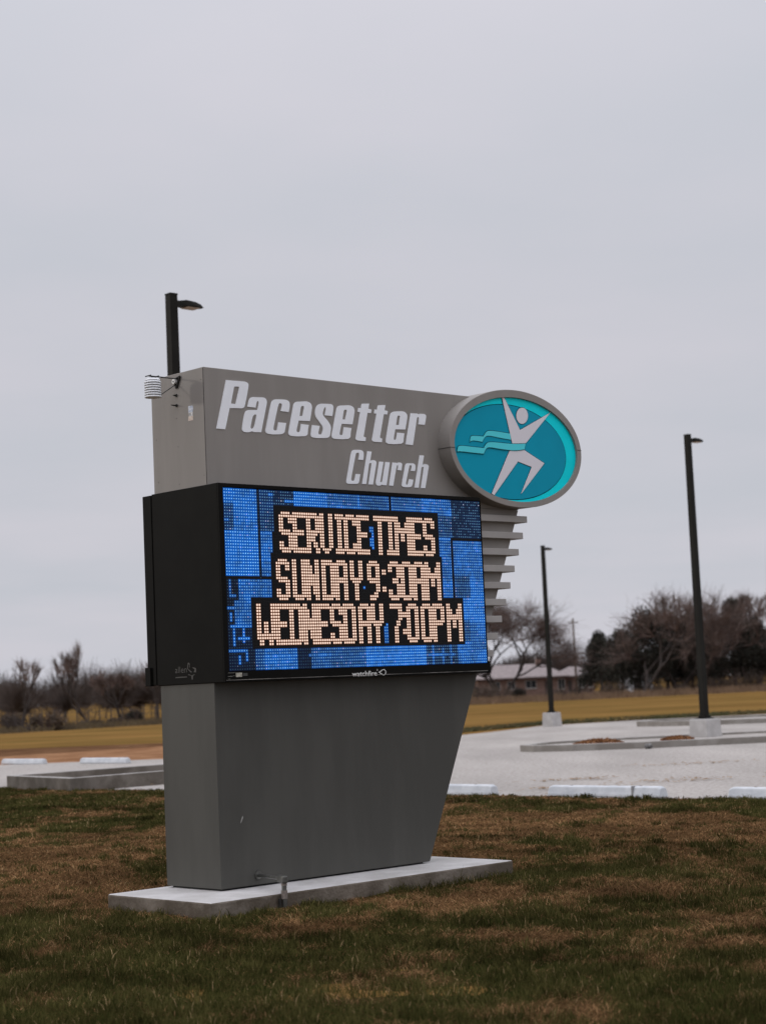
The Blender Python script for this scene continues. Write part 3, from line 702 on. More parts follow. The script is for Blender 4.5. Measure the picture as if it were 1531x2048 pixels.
# ================================================================== LIGHT POLES
M_pole = mat('dark_bronze_pole', (0.0125, 0.0115, 0.009), 0.6, var=.15, vscale=2, spec=.12)
M_base = mat('pole_base_concrete', (0.40, 0.385, 0.37), .85, col2=(.48, .465, .45), vscale=4, detail=6, bump=.2, bscale=40)
M_lens = mat('warm_lamp_lens', (0.36, 0.26, 0.18), .3)
def sq_tube(b, z0, z1, w0, w1):
    a, c = w0/2, w1/2
    b.add([(-a,-a,z0),(a,-a,z0),(a,a,z0),(-a,a,z0),(-c,-c,z1),(c,-c,z1),(c,c,z1),(-c,c,z1)], [(0,3,2,1),(4,5,6,7),(0,1,5,4),(1,2,6,5),(2,3,7,6),(3,0,4,7)]); return b
def light_pole(loc, rz, hb, top, lab_, bw=.53):
    e = empty('light_pole', loc, rz)
    tag(e, lab_, 'light pole', 'light poles of the parking lot')
    sq_tube(MB(), -.1, hb, bw, bw-.06).build('concrete_base', M_base, e, bevel=.02)
    b = MB(); b.box((-.15, -.15, hb), (.15, .15, hb+.025)); b.box((-.10, -.10, hb+.025), (.10, .10, hb+.07)); b.build('base_plate', M_pole, e, bevel=.008)
    sq_tube(MB(), hb+.07, top-.02, .145, .118).build('pole', M_pole, e, bevel=.008)
    sq_tube(MB(), top-.02, top, .124, .118).build('pole_cap', M_pole, e)
    h = MB(); z = top-.16
    st = [(.055, .05, .075), (.11, .045, .075), (.20, .085, .085), (.33, .105, .065), (.43, .085, .04), (.50, .03, .015)]
    vs = []; 
    for x, hw, ht in st:
        zb = z+.02*(x-.055)/.45; vs += [(x, -hw, zb), (x, hw, zb), (x, hw*.75, zb+ht), (x, -hw*.75, zb+ht)]
    fs = [(0, 1, 2, 3), tuple(4*(len(st)-1)+i for i in (3, 2, 1, 0))]
    for j in range(len(st)-1):
        for i in range(4): fs.append((4*j+i, 4*j+(i+1) % 4, 4*j+4+(i+1) % 4, 4*j+4+i))
    h.add(vs, fs); lum = h.build('lamp_head', M_pole, e, bevel=.006)
    MB().box((.20, -.075, z-.004), (.40, .075, z+.004)).build('lamp_lens', M_lens, lum)
    return e
light_pole((-2.61, 23.16, 0), YAW, .46, 6.62, 'dark square light pole rising behind the left end of the sign header', bw=.40)
light_pole((6.72, 39.5, 0), YAW-.05, .47, 6.66, 'dark light pole on a pale base set in the kerbed island with leaf piles')
light_pole((5.79, 66.6, terr(66.6)), YAW, .50, 6.60, 'farthest dark light pole on a white block at the field edge near the house')

# ================================================================== PARKING LOT
M_stop = mat('white_painted_concrete', (0.50, 0.525, 0.55), .75, col2=(.60, .62, .64), vscale=5, detail=6, bump=.2, bscale=40)
def wheel_stop(u, v0, v1, label, group, seam=False):
    c = UV(u, (v0+v1)/2); e = empty('wheel_stop', (c[0], c[1], terr(c[1])), YAW+math.pi/2)
    tag(e, label, 'wheel stop', group)
    L = (v1-v0)/2; prof = [(-.08, 0), (.08, 0), (.08, .03), (.055, .115), (.03, .128), (-.03, .128), (-.055, .115), (-.08, .03)]
    b = MB(); n = len(prof); vs = []
    for x, s in ((-L, .93), (-L+.05, 1), (L-.05, 1), (L, .93)):
        k = 0 if abs(x) == L else 1
        vs += [(x, y, z*(1 if k else .86)) for y, z in prof]
    fs = [tuple(range(n)), tuple(range(4*n-1, 3*n-1, -1))]
    for j in range(3):
        for i in range(n): fs.append((j*n+i, (j+1)*n+i, (j+1)*n+(i+1) % n, j*n+(i+1) % n))
    b.add(vs, fs); bo = b.build('block', M_stop, e, bevel=.01)
    for x in (-L*.62, L*.62):
        MB().tube((x, 0, .12), (x, 0, .1315), .018, n=10).build('anchor_pin', mat('rusty_pin', (.12, .08, .06), .7), e)
    if seam: MB().box((-L*.55, -.083, .0), (-L*.55+.025, .083, .1305)).build('stain_band', mat('grey_stain', (.28, .28, .28), .9), e)
wheel_stop(17.12, 16.22, 17.97, 'white wheel stop partly hidden by the dark pedestal at the lawn edge', 'wheel stops along the lawn edge')
wheel_stop(17.12, 13.50, 15.25, 'white wheel stop with a grey stained band at the lawn edge', 'wheel stops along the lawn edge', seam=True)
wheel_stop(17.12, 10.78, 12.53, 'white wheel stop next along from the grey banded one at the lawn edge', 'wheel stops along the lawn edge')
wheel_stop(24.3, 37.85, 39.70, 'white wheel stop on the soil edge, farther along from the sign', 'wheel stops along the soil strip')
wheel_stop(24.3, 34.40, 36.25, 'white wheel stop on the soil edge, the one next to the sign pedestal', 'wheel stops along the soil strip')

M_kerb = mat('kerb_concrete', (0.30, 0.285, 0.265), .85, col2=(.39, .375, .35), vscale=2.2, detail=7, bump=.25, bscale=30)
M_kside = mat('kerb_side_concrete', (.235, .215, .19), .9, col2=(.31, .29, .262), vscale=2.2, detail=7, bump=.25, bscale=30, spec=.1)  # kerb sides: a darker tone than the kerb tops
M_kside_d = mat('dark_kerb_side_concrete', (.115, .100, .083), .9, col2=(.19, .17, .147), vscale=2.2, detail=7, bump=.25, bscale=30, spec=.1)  # darkest kerb sides, used on the island beside the lawn
def kerb_island(poly, h, wd, label, fill=-.07, side=None):
    c = np.mean(poly, 0); e = empty('kerb_island', (c[0], c[1], terr(c[1]))); tag(e, label, 'kerb island', 'kerbed islands of the parking lot')
    P = [tuple(np.array(p)-c) for p in poly]
    Q = offset_loop(P, -wd); n = len(P); b = MB()
    vs = [(x, y, -.1) for x, y in P]+[(x, y, h) for x, y in P]+[(x, y, h) for x, y in Q]+[(x, y, -.1) for x, y in Q]
    fs = [(j*n+i, j*n+(i+1) % n, (j+1)*n+(i+1) % n, (j+1)*n+i) for j in range(3) for i in range(n)]
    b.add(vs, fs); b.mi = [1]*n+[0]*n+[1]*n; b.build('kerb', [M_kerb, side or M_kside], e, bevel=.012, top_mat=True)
    R_ = offset_loop(P, -wd+.004); b = MB(); b.add([(x, y, h+fill) for x, y in R_], [tuple(range(n))]); b.build('gravel_fill', M_gravel, e)
    return e
kerb_island([UV(16.35, 24.75), UV(22.5, 24.9), UV(22.5, 27.5), UV(16.85, 27.45)], .22, .15, 'kerbed island with a square corner beside the lawn behind the pedestal', fill=-.15, side=M_kside_d)
kerb_island([(2.62, 38.1), (2.85, 37.5), (3.6, 37.05), (5.1, 36.75), (7.5, 37.0), (13, 37.6), (13, 40.9), (7.0, 40.4), (4.5, 40.0), (3.2, 39.4)], .13, .15, 'kerbed gravel island holding two orange leaf piles', fill=-.05)
kerb_island([(8.0, 60.2), (8.6, 58.7), (9.6, 57.2), (11.5, 56.6), (20, 57.2), (20, 62), (11, 61.8), (8.8, 61.4)], .17, .16, 'distant kerbed gravel island near the dry field')

M_leaf = attr_mat('dead_leaves', .8, translucent=.2)
def leaf_pile(cx, cy, rx, ry, h, n, label, seed):
    g = np.random.default_rng(seed); b = MB(); C_ = []
    for i in range(n):
        a = g.uniform(0, 2*math.pi); q = math.sqrt(g.random())
        x, y = cx+rx*q*math.cos(a), cy+ry*q*math.sin(a); z = .085+h*(1-q*q)*g.random()**.6
        s = g.uniform(.03, .065); d = Vector(g.normal(size=3)).normalized(); e1 = d.orthogonal().normalized()*s; e2 = d.cross(e1).normalized()*s*.6
        p = Vector((x, y, z)); b.add([p-e1, p+e2, p+e1, p-e2], [(0, 1, 2, 3)])
        k = g.random(); c = np.array([.17, .075, .035])*(1-k)+np.array([.36, .19, .095])*k; C_ += [c]*4
    b.lathe([(1.0, 0), (.8, .45), (.45, .8), (.05, 1)], 16); nl = 64
    for i in range(nl):
        x, y, z = b.v[-nl+i]; b.v[-nl+i] = (cx+x*rx*.9, cy+y*ry*.9, .08+z*h*.7)
    C_ += [np.array([.20, .10, .05])]*nl
    o = b.build('leaf_pile', M_leaf)
    ca = o.data.color_attributes.new('Col', 'FLOAT_COLOR', 'POINT'); ca.data.foreach_set('color', np.concatenate([np.array(C_), np.ones((len(C_), 1))], 1).ravel().astype(np.float32))
    return tag(o, label, 'leaf pile', kind='stuff')
leaf_pile(4.25, 38.1, .52, .55, .10, 700, 'larger heap of orange dead leaves on the kerbed gravel island', 1)
leaf_pile(5.95, 38.5, .34, .45, .07, 380, 'smaller heap of orange dead leaves beside the light pole base', 2)
def rock(loc, s, label):
    bm = bmesh.new(); bmesh.ops.create_icosphere(bm, subdivisions=2, radius=s); g = random.Random(4)
    for v in bm.verts: v.co *= 0.75+.5*g.random(); v.co.z *= .65
    me = bpy.data.meshes.new('rock'); bm.to_mesh(me); bm.free(); me.materials.append(mat('grey_rock', (.17, .165, .16), .9, var=.3, vscale=15))
    o = bpy.data.objects.new('rock', me); col.objects.link(o); o.location = loc; return tag(o, label, 'rock')
rock((5.05, 36.45, .05), .085, 'small grey rock lying against the island kerb on the gravel')
# loose straw and leaf scraps blown on the gravel
def scraps():
    g = np.random.default_rng(9); b = MB(); C_ = []
    spots = [(2.5, 26.3, .35), (3.9, 24.9, .5), (2.2, 24.2, .4), (4.8, 29.5, .5), (1.3, 22.8, .35), (-4.6, 30.5, .8), (-6.5, 36.5, .6), (8.2, 36.4, .4), (7.2, 27.2, .8), (1.4, 22.7, .3)]
    for (x0, y0, r) in spots:
        for i in range(70):
            x, y = x0+g.normal()*r, y0+g.normal()*r*.5
            if in_lawn(x, y) < 17.25: continue
            a = g.uniform(0, math.pi); l = g.uniform(.02, .06); w = g.uniform(.006, .02)
            dx, dy = math.cos(a), math.sin(a); z = .004+g.random()*.015
            b.add([(x-dx*l-dy*w, y-dy*l+dx*w, z), (x-dx*l+dy*w, y-dy*l-dx*w, z), (x+dx*l+dy*w, y+dy*l-dx*w, z+.006), (x+dx*l-dy*w, y+dy*l+dx*w, z+.006)], [(0, 1, 2, 3)])
            k = g.random(); C_ += [np.array([.20, .13, .08])*(1-k)+np.array([.36, .25, .15])*k]*4
    o = b.build('dead_leaf_litter', M_leaf)
    ca = o.data.color_attributes.new('Col', 'FLOAT_COLOR', 'POINT'); ca.data.foreach_set('color', np.concatenate([np.array(C_), np.ones((len(C_), 1))], 1).ravel().astype(np.float32))
    tag(o, 'scraps of straw and dead leaf blown over the gravel lot', 'leaf litter', kind='stuff')
scraps()

# ================================================================== FAR THINGS
def at_x(px, Y):          # world X of a photo column for a thing standing at distance Y
    yh = 1378.9-(px-781.4)*0.0447
    return float(at((px, yh+20), Y)[0])

# ---- bare trees
M_bark = mat('grey_brown_bark', (0.048, 0.036, 0.030), .9, var=.3, vscale=2)
M_twig = mat('winter_twigs', (0.135, 0.092, 0.075), .9, var=.25, vscale=.8)
M_twig_d = mat('dark_winter_twigs', (0.075, 0.055, 0.045), .9, var=.25, vscale=.8)
def grow(seed, height, spread, trunk_r, trunk_frac=.22, levels=5, forks=(2, 4), up=.25, lean=0.0, multi=1, twig_len=.55, twig_n=7, wide=1.0):
    g = random.Random(seed); segs = []; twigs = []
    def rv(): return Vector((g.gauss(0, 1), g.gauss(0, 1), g.gauss(0, 1))).normalized()
    def br(p, d, r, l, lev):
        n = 3 if lev < 2 else 2; q = p
        for i in range(n):
            d2 = (d+rv()*(.12 if lev == 0 else .26)+Vector((0, 0, up*.3 if lev > 0 else 0))).normalized()
            q2 = q+d2*(l/n); r2 = r*(1-.22/n*(i+1) if lev else 1-.12*(i+1)/n)
            segs.append((q, q2, r*(1-.22*i/n), r*(1-.22*(i+1)/n), lev)); q = q2; d = d2
            if lev >= 2 and lev < levels:
                for _ in range(g.randint(0, 1)):
                    dd = (d+rv()*.9).normalized(); br(q, dd, r*.5, l*.62, lev+1)
        if lev >= levels:
            for _ in range(twig_n):
                dd = (d+rv()*.75+Vector((0, 0, up*.4))).normalized(); a = p.lerp(q, g.random()); twigs.append((a, a+dd*twig_len*g.uniform(.5, 1.3)))
            return
        for _ in range(g.randint(*forks)):
            a = rv(); a = (a-d*a.dot(d)).normalized(); k = g.uniform(.35, .95)*spread
            dd = (d+a*k+Vector((0, 0, up*.35))).normalized()
            br(q, dd, r*g.uniform(.55, .72), l*g.uniform(.62, .85), lev+1)
    for m in range(multi):
        d = Vector((lean+g.gauss(0, .1 if multi == 1 else .42), g.gauss(0, .1 if multi == 1 else .35), 1)).normalized()
        br(Vector((g.gauss(0, .15)*(multi > 1), g.gauss(0, .15)*(multi > 1), -.15)), d, trunk_r*(1 if multi == 1 else .65), height*trunk_frac, 0)
    mz = max([t[1].z for t in twigs]+[.1]); k = height/mz; K = Vector((k*wide, k*wide, k))
    segs = [(a*K, b*K, r0, r1, l) for a, b, r0, r1, l in segs]; twigs = [(a*K, b*K) for a, b in twigs]
    return segs, twigs
def tube_np(S, nside):
    """S: list of (p, q, r0, r1) -> verts, quads"""
    A = np.array([s[0] for s in S]); B = np.array([s[1] for s in S]); r0 = np.array([s[2] for s in S]); r1 = np.array([s[3] for s in S])
    d = B-A; d /= np.linalg.norm(d, axis=1, keepdims=True)+1e-9
    ref = np.where(np.abs(d[:, 2:3]) < .9, np.array([[0, 0, 1.0]]), np.array([[1.0, 0, 0]]))
    a = np.cross(d, ref); a /= np.linalg.norm(a, axis=1, keepdims=True)+1e-9; b = np.cross(d, a)
    V = []
    for P, r in ((A, r0), (B, r1)):
        for k in range(nside):
            t = 2*math.pi*k/nside; V.append(P+(a*math.cos(t)+b*math.sin(t))*r[:, None])
    V = np.stack(V, 1); n = len(S); base = np.arange(n)[:, None]*2*nside
    F = np.concatenate([base+np.array([[k, (k+1) % nside, nside+(k+1) % nside, nside+k]]) for k in range(nside)], 0)
    return V.reshape(-1, 3), F
def np_mesh(name, parts, m):
    Vs, Fs, o = [], [], 0
    for V, F in parts: Vs.append(V); Fs.append(F+o); o += len(V)
    V = np.concatenate(Vs); F = np.concatenate(Fs)
    me = bpy.data.meshes.new(name); k = F.shape[1]
    me.vertices.add(len(V)); me.vertices.foreach_set('co', V.ravel())
    me.loops.add(F.size); me.loops.foreach_set('vertex_index', F.ravel().astype(np.int32))
    me.polygons.add(len(F)); me.polygons.foreach_set('loop_start', np.arange(len(F))*k)
    me.update(calc_edges=True); me.materials.append(m); return me
def bare_tree(name, loc, label, group=None, tw=.022, mtwig=None, minr=.028, **kw):
    segs, twigs = grow(**kw); e = empty(name, loc); tag(e, label, 'tree', group)
    S = [(tuple(a), tuple(b), max(r0, minr), max(r1, minr)) for a, b, r0, r1, l in segs]
    big = [s for s, q in zip(S, segs) if q[4] <= 2]; sm = [s for s, q in zip(S, segs) if q[4] > 2]
    parts = [tube_np(big, 6)]
    o = bpy.data.objects.new('trunk', np_mesh('trunk', parts, M_bark)); col.objects.link(o); o.parent = e
    T = [(tuple(a), tuple(b), tw, tw*.45) for a, b in twigs]
    parts = ([tube_np([(a, b, c*1.0, d) for a, b, c, d in sm], 4)] if sm else [])
    q3 = tube_np(T, 4) ; parts.append(q3)
    o = bpy.data.objects.new('crown', np_mesh('crown', parts, mtwig or M_twig)); col.objects.link(o); o.parent = e
    return e
# ---- leafy evergreens (cedars): trunk + volume of small sprays
M_cedar = mat('dark_cedar_foliage', (0.019, 0.019, 0.012), .9, col2=(.040, .034, .022), vscale=1.2, detail=3)
M_scrub = mat('brown_scrub', (0.060, 0.044, 0.030), .9, col2=(.11, .078, .055), vscale=.9, detail=3)
def leaf_cloud(g, n, fn, s0, s1):
    P = np.array([fn(g) for _ in range(n)]); s = g.uniform(s0, s1, n)[:, None]
    d = g.normal(size=(n, 3)); d /= np.linalg.norm(d, axis=1, keepdims=True)
    r = g.normal(size=(n, 3)); a = np.cross(d, r); a /= np.linalg.norm(a, axis=1, keepdims=True); b = np.cross(d, a)
    V = np.stack([P-a*s, P+b*s*.45, P+a*s, P-b*s*.45], 1).reshape(-1, 3)
    F = np.arange(n)[:, None]*4+np.array([[0, 1, 2, 3]]); return V, F
def cedar(loc, h, w, seed, label, n=9500, group=None, trunk_h=.12):
    g = np.random.default_rng(seed); e = empty('cedar_tree', loc); tag(e, label, 'tree', group)
    S = [((0, 0, -.2), (0, 0, h*.55), .16*h/6, .07*h/6), ((0, 0, h*.55), (0, 0, h*.93), .07*h/6, .02)]
    o = bpy.data.objects.new('trunk', np_mesh('trunk', [tube_np(S, 7)], M_bark)); col.objects.link(o); o.parent = e
    lob = []
    for k in range(26):
        t = g.random()**.8; z = trunk_h*h+t*(1-trunk_h)*h*.92; rr = w*.5*(1-t)**.62*(.65+.6*g.random())
        a = g.uniform(0, 2*math.pi); lob.append((rr*math.cos(a)*.72, rr*math.sin(a)*.72, z, .16*w+.12*w*(1-t)))
    def fn(g):
        x, y, z, r = lob[g.integers(len(lob))]; d = g.normal(size=3); d /= np.linalg.norm(d)+1e-9; q = r*g.random()**.5
        return np.array([x, y, z])+d*q*np.array([1, 1, 1.15])
    o = bpy.data.objects.new('crown', np_mesh('crown', [leaf_cloud(g, n, fn, .08, .22)], M_cedar)); col.objects.link(o); o.parent = e
    return e
def bush(loc, w, h, seed, label, n=1500, m=None, group=None):
    g = np.random.default_rng(seed); e = empty('bush', loc); tag(e, label, 'bush', group)
    T = []
    for k in range(60):
        a = g.uniform(0, 2*math.pi); q = g.random()**.5*w*.5; T.append(((q*.3*math.cos(a), q*.3*math.sin(a), -.1), (q*math.cos(a), q*math.sin(a), h*g.uniform(.6, 1.12)), .02, .006))
    o = bpy.data.objects.new('stems', np_mesh('stems', [tube_np(T, 4)], M_twig)); col.objects.link(o); o.parent = e
    lob = [(g.uniform(-.33, .33)*w, g.uniform(-.33, .33)*w, h*g.uniform(.25, .68), .25*min(w, h*1.5)) for _ in range(12)]
    def fn(g):
        x, y, z, r = lob[g.integers(len(lob))]; d = g.normal(size=3); d /= np.linalg.norm(d)+1e-9
        p = np.array([x, y, z])+d*r*g.random()**.5; p[2] = abs(p[2]); return p
    o = bpy.data.objects.new('leaves', np_mesh('leaves', [leaf_cloud(g, n, fn, .04, .12)], m or M_scrub)); col.objects.link(o); o.parent = e
    return e
def gz(px, Y): return (at_x(px, Y), Y, terr(Y))

# right-hand group beyond the field
bare_tree('bare_tree', gz(1005, 205), 'wide bare tree with drooping limbs in front of the brick house', seed=11, height=12.4, spread=1.1, trunk_r=.30, trunk_frac=.15, levels=5, up=.22, multi=4, tw=.010, twig_n=4, minr=.014, twig_len=.9, wide=1.3)
bare_tree('bare_tree', gz(1352, 196), 'broad domed bare tree with split trunk among the cedars', seed=5, height=12.0, spread=1.1, trunk_r=.40, trunk_frac=.15, levels=5, up=.26, multi=3, tw=.011, twig_n=3, minr=.014, twig_len=.8, wide=1.15, forks=(2, 3))
bare_tree('bare_tree', gz(1285, 188), 'rounded bare tree rising over the dark cedars to the right of the house', seed=8, height=11.6, spread=1.05, trunk_r=.34, trunk_frac=.2, levels=5, up=.28, multi=2, tw=.011, twig_n=3, minr=.014, twig_len=.8, wide=1.15)
bare_tree('bare_tree', gz(1518, 205), 'tall bare tree at the end of the cedar row', seed=21, height=11.6, spread=.9, trunk_r=.30, trunk_frac=.2, levels=5, up=.38, tw=.011, twig_n=3, minr=.014)
bare_tree('bare_tree', gz(1560, 190), 'slender bare tree past the end of the cedar row', seed=23, height=11.0, spread=.9, trunk_r=.26, trunk_frac=.2, levels=5, up=.38, tw=.011, twig_n=3, minr=.014)
for i, (px, Y, h, w, lb) in enumerate([(1203, 215, 7.3, 4.0, 'narrow dark cedar beside the end of the house'), (1245, 198, 6.6, 5.2, 'squat dark cedar near the house'),
        (1292, 194, 8.6, 6.0, 'tall dark cedar under the domed bare tree'), (1335, 200, 8.4, 5.6, 'dark cedar with a broad crown behind the split trunk'), (1385, 197, 8.2, 5.0, 'dark cedar right behind the pole on the leaf pile island'),
        (1428, 206, 7.6, 5.0, 'dark cedar with ragged top past the tall pole'), (1470, 200, 9.6, 5.0, 'pointed dark cedar, tallest of the row'), (1515, 203, 7.4, 5.2, 'low dark cedar at the end of the row'), (1570, 200, 8.0, 5.2, 'dark cedar past the end of the row')]):
    cedar(gz(px, Y), h*1.02, w*1.28, 100+i, lb, group='cedars beyond the field', trunk_h=.2)
for i, (px, Y, w, h, lb) in enumerate([(1035, 215, 2.2, 1.5, 'dark rounded shrub against the brick wall'), (1135, 190, 6.0, 1.3, 'low brown thicket at the foot of the utility pole'), (985, 195, 5.5, 1.8, 'brown brush under the wide bare tree'),
        (960, 190, 4.0, 2.0, 'brown brush next to the pedestal edge'), (1225, 192, 4.0, 1.6, 'brown brush under the squat cedar'), (1330, 190, 6, 1.2, 'weedy brush at the split trunk'), (1440, 192, 5, 1.6, 'brown brush past the tall pole'), (1500, 194, 6, 2.4, 'tangled brush below the end cedars'), (1400, 195, 5, 1.6, 'brown brush behind the tall pole foot')]):
    bush(gz(px, Y), w, h, 200+i, lb, group='scrub beyond the field', m=M_cedar if i == 0 else None)

# left-hand group
bare_tree('bare_tree', gz(42, 116), 'thin tree keeping a few brown leaves beside the fallen limbs', seed=31, height=4.9, spread=.7, trunk_r=.12, trunk_frac=.34, levels=4, up=.4, tw=.007, twig_n=4, twig_len=.45, minr=.010)
bare_tree('bare_tree', gz(180, 160), 'forked bare tree with two tall leaders behind the wire fence', seed=35, height=7.4, spread=.5, trunk_r=.2, trunk_frac=.3, levels=4, up=.75, multi=2, tw=.009, twig_n=4, twig_len=.5, minr=.013)
bare_tree('bare_tree', gz(242, 128), 'straight dark trunk at the fence near the sign', seed=38, height=4.0, spread=.7, trunk_r=.13, trunk_frac=.4, levels=4, up=.3, tw=.012, twig_len=.4, minr=.016)
bare_tree('bare_tree', gz(316, 130), 'bare tree close against the pedestal edge by the fence', seed=39, height=4.6, spread=.7, trunk_r=.14, trunk_frac=.35, levels=4, up=.3, tw=.012, twig_len=.4, minr=.016)
for i, (px, Y, w, h, lb) in enumerate([(95, 116, 2.9, 1.35, 'dark rounded bush at the field edge by the thin tree'), (265, 128, 1.3, 1.1, 'small dark evergreen bush at the fence'), (20, 120, 2.6, 1.2, 'brown brush among the fallen limbs'), (205, 127, 5.0, .55, 'low weeds along the wire fence')]):
    bush(gz(px, Y), w, h, 240+i, lb, group='scrub by the wire fence', m=M_cedar if i == 1 else None)
# fallen limbs
fl = empty('fallen_limbs', gz(18, 114)); tag(fl, 'pile of grey fallen limbs at the foot of the thin tree', 'branches')
g_ = random.Random(3)
for k in range(11):
    a = Vector((g_.uniform(-1.4, .3), g_.uniform(-.4, .4), g_.uniform(.5, 1.3))); c = Vector((g_.uniform(.2, 1.7), g_.uniform(-.4, .4), g_.uniform(0, .15)))
    b = MB(); mid = a.lerp(c, .5)+Vector((0, 0, g_.uniform(-.1, .15))); b.tube(a, mid, .018, .035, 6); b.tube(mid, c, .035, .05, 6)
    b.tube(mid, mid+Vector((g_.uniform(-.5, .2), 0, g_.uniform(.1, .4))), .02, .008, 5); b.build('limb', M_bark, fl)
# wire fence
M_post = mat('weathered_post', (.075, .062, .052), .9)
fe = empty('wire_fence', gz(180, 134)); tag(fe, 'weathered post and wire fence in front of the far thicket', 'fence')
f0_ = np.array(gz(60, 128)); f1_ = np.array(gz(372, 138)); o_ = np.array(gz(180, 134))
for k in range(15):
    p = f0_+(f1_-f0_)*k/14-o_
    MB().tube((p[0], p[1], -.2), (p[0]+.03*((k*7) % 3-1), p[1], 1.15+.1*((k*5) % 3)), .055, .05, 7).build('post', M_post, fe)
for z in (.35, .7, 1.05):
    a = f0_-o_; c = f1_-o_; MB().tube((a[0], a[1], z), (c[0], c[1], z), .014, .014, 5).build('wire', M_post, fe)

# far woodland masses: many low-detail bare trees, too far to tell apart
def woodland(name, label, places, seed, tw=.035, m=None):
    protos = [grow(seed=seed+k, height=1.0, spread=.85, trunk_r=.02, trunk_frac=.22, levels=4, up=.35, twig_n=6, twig_len=.5, forks=(2, 3)) for k in range(4)]
    parts = []; g = np.random.default_rng(seed)
    for i, (x, y, h) in enumerate(places):
        segs, twigs = protos[i % 4]; a = g.uniform(0, 2*math.pi); ca, sa = math.cos(a), math.sin(a)
        f = lambda p: ((p.x*ca-p.y*sa)*h*.95+x, (p.x*sa+p.y*ca)*h*.95+y, p.z*h+terr(y))
        S = [(f(p), f(q), max(.026*h*.5*(.5**l), .03), max(.022*h*.5*(.5**l), .022)) for p, q, r0, r1, l in segs]+[(f(p), f(q), tw, tw*.4) for p, q in twigs]
        parts.append(tube_np(S, 3))
    o = bpy.data.objects.new(name, np_mesh(name, parts, m or M_twig_d)); col.objects.link(o); return tag(o, label, 'woodland', kind='stuff')
gg = random.Random(12)
pl = []
for k in range(52):
    Y = gg.uniform(160, 225); px = gg.uniform(-120, 470); pl.append((at_x(px, Y), Y, gg.uniform(3.8, 6.0)*Y/175))
woodland('far_woodland', 'brown thicket of bare trees across the field behind the wire fence', pl, 300, tw=.024)
pl = []
for k in range(60):
    Y = gg.uniform(300, 360); px = gg.uniform(860, 1700); pl.append((at_x(px, Y), Y, gg.uniform(5.0, 8.2)))
woodland('far_woodland', 'hazy belt of bare trees behind the brick house', pl, 330, tw=.055)
# rough dead grass along the far side of the field
def rough(name, label, spans, seed, m):
    g = np.random.default_rng(seed); T = []
    for (pa, Ya, pb, Yb, dep, n, h) in spans:
        for k in range(n):
            t = g.random(); Y = Ya+(Yb-Ya)*t+g.uniform(-dep, dep); px = pa+(pb-pa)*t; x = at_x(px, Y); z = terr(Y)
            hh = h*g.uniform(.4, 1.2); T.append(((x, Y, z-.02), (x+g.normal()*.15, Y, z+hh), g.uniform(.02, .06), .008))
    o = bpy.data.objects.new(name, np_mesh(name, [tube_np(T, 3)], m)); col.objects.link(o); return tag(o, label, 'grass', kind='stuff')
rough('rough_grass', 'rough dead grass along the far edge of the field by the house', [(880, 176, 1700, 184, 9, 4200, .65)], 51, mat('dead_tall_grass', (.14, .088, .052), .95, col2=(.25, .165, .10), vscale=.4))
rough('rough_grass', 'rough weeds under the wire fence at the field edge', [(-60, 112, 420, 132, 4, 2400, .4)], 52, mat('dull_weeds', (.085, .062, .034), .95, col2=(.15, .11, .055), vscale=.4))

rough('rough_grass', 'short greenish grass fringe where the field meets the gravel lot', [(880, 62.5, 1085, 70.3, .5, 900, .14), (1085, 70.0, 1700, 74.5, .5, 1500, .14)], 53, mat('green_fringe', (.055, .055, .016), .95, col2=(.12, .085, .03), vscale=.8))
# ---- house
HY = 250.0; hx0, hx1 = at_x(950, HY), at_x(1130, HY); hx2 = at_x(1196, HY); hz = terr(HY)
M_brick = mat('pink_brick', (.20, .125, .098), .9, var=.2, vscale=3, bump=.2, bscale=12)
M_roof = mat('pale_shingle_roof', (.255, .215, .205), .85, var=.15, vscale=2.5, bump=.2, bscale=10)
M_glass = mat('dark_window_glass', (.018, .02, .022), .12); M_trim = mat('pale_trim', (.45, .43, .40), .7)
M_door = mat('brown_door', (.05, .035, .028), .7)
hs = empty('brick_house', ((hx0+hx2)/2, HY, hz)); tag(hs, 'low pink brick house with pale hipped roof beyond the field', 'house'); hc = (hx0+hx2)/2
def hw(name, a, b, m, par=hs, **k): return MB().box((a[0]-hc, a[1]-HY, a[2]), (b[0]-hc, b[1]-HY, b[2]), ).build(name, m, par, **k)
wl = hw('wall', (hx0+.5, HY, -.3), (hx1, HY+9, 2.55), M_brick); w2 = hw('wall', (hx1+.01, HY+.9, -.3), (hx2-.4, HY+8, 2.5), M_brick)
def hip(x0, x1, y0, y1, ze, zr, inset):
    b = MB(); ym = (y0+y1)/2; th = .16
    vs = [(x0,y0,ze),(x1,y0,ze),(x1,y1,ze),(x0,y1,ze),(x0+inset,ym,zr),(x1-inset,ym,zr)]
    vs = [(x-hc, y-HY, z) for x, y, z in vs]; lo = [(x, y, z-th) for x, y, z in vs[:4]]
    b.add(vs+lo, [(0,1,5,4),(1,2,5),(2,3,4,5),(3,0,4),(0,6,7,1),(1,7,8,2),(2,8,9,3),(3,9,6,0),(6,9,8,7)]); return b.build('roof', M_roof, hs)
rf = hip(hx0-.3, hx1+.6, HY-.8, HY+9.6, 2.75, 4.55, 3.4); hip(hx1-1.5, hx2+.3, HY+.2, HY+8.6, 2.68, 3.95, 2.6)
MB().box((at_x(1083, HY)-hc-.35, 3.6, 3.9), (at_x(1083, HY)-hc+.35, 4.5, 5.15)).build('chimney', M_brick, rf)
MB().box((at_x(1078, HY)-hc-.05, 4.0, 4.4), (at_x(1078, HY)-hc+.05, 4.2, 5.6)).build('vent_pipe', M_trim, rf)
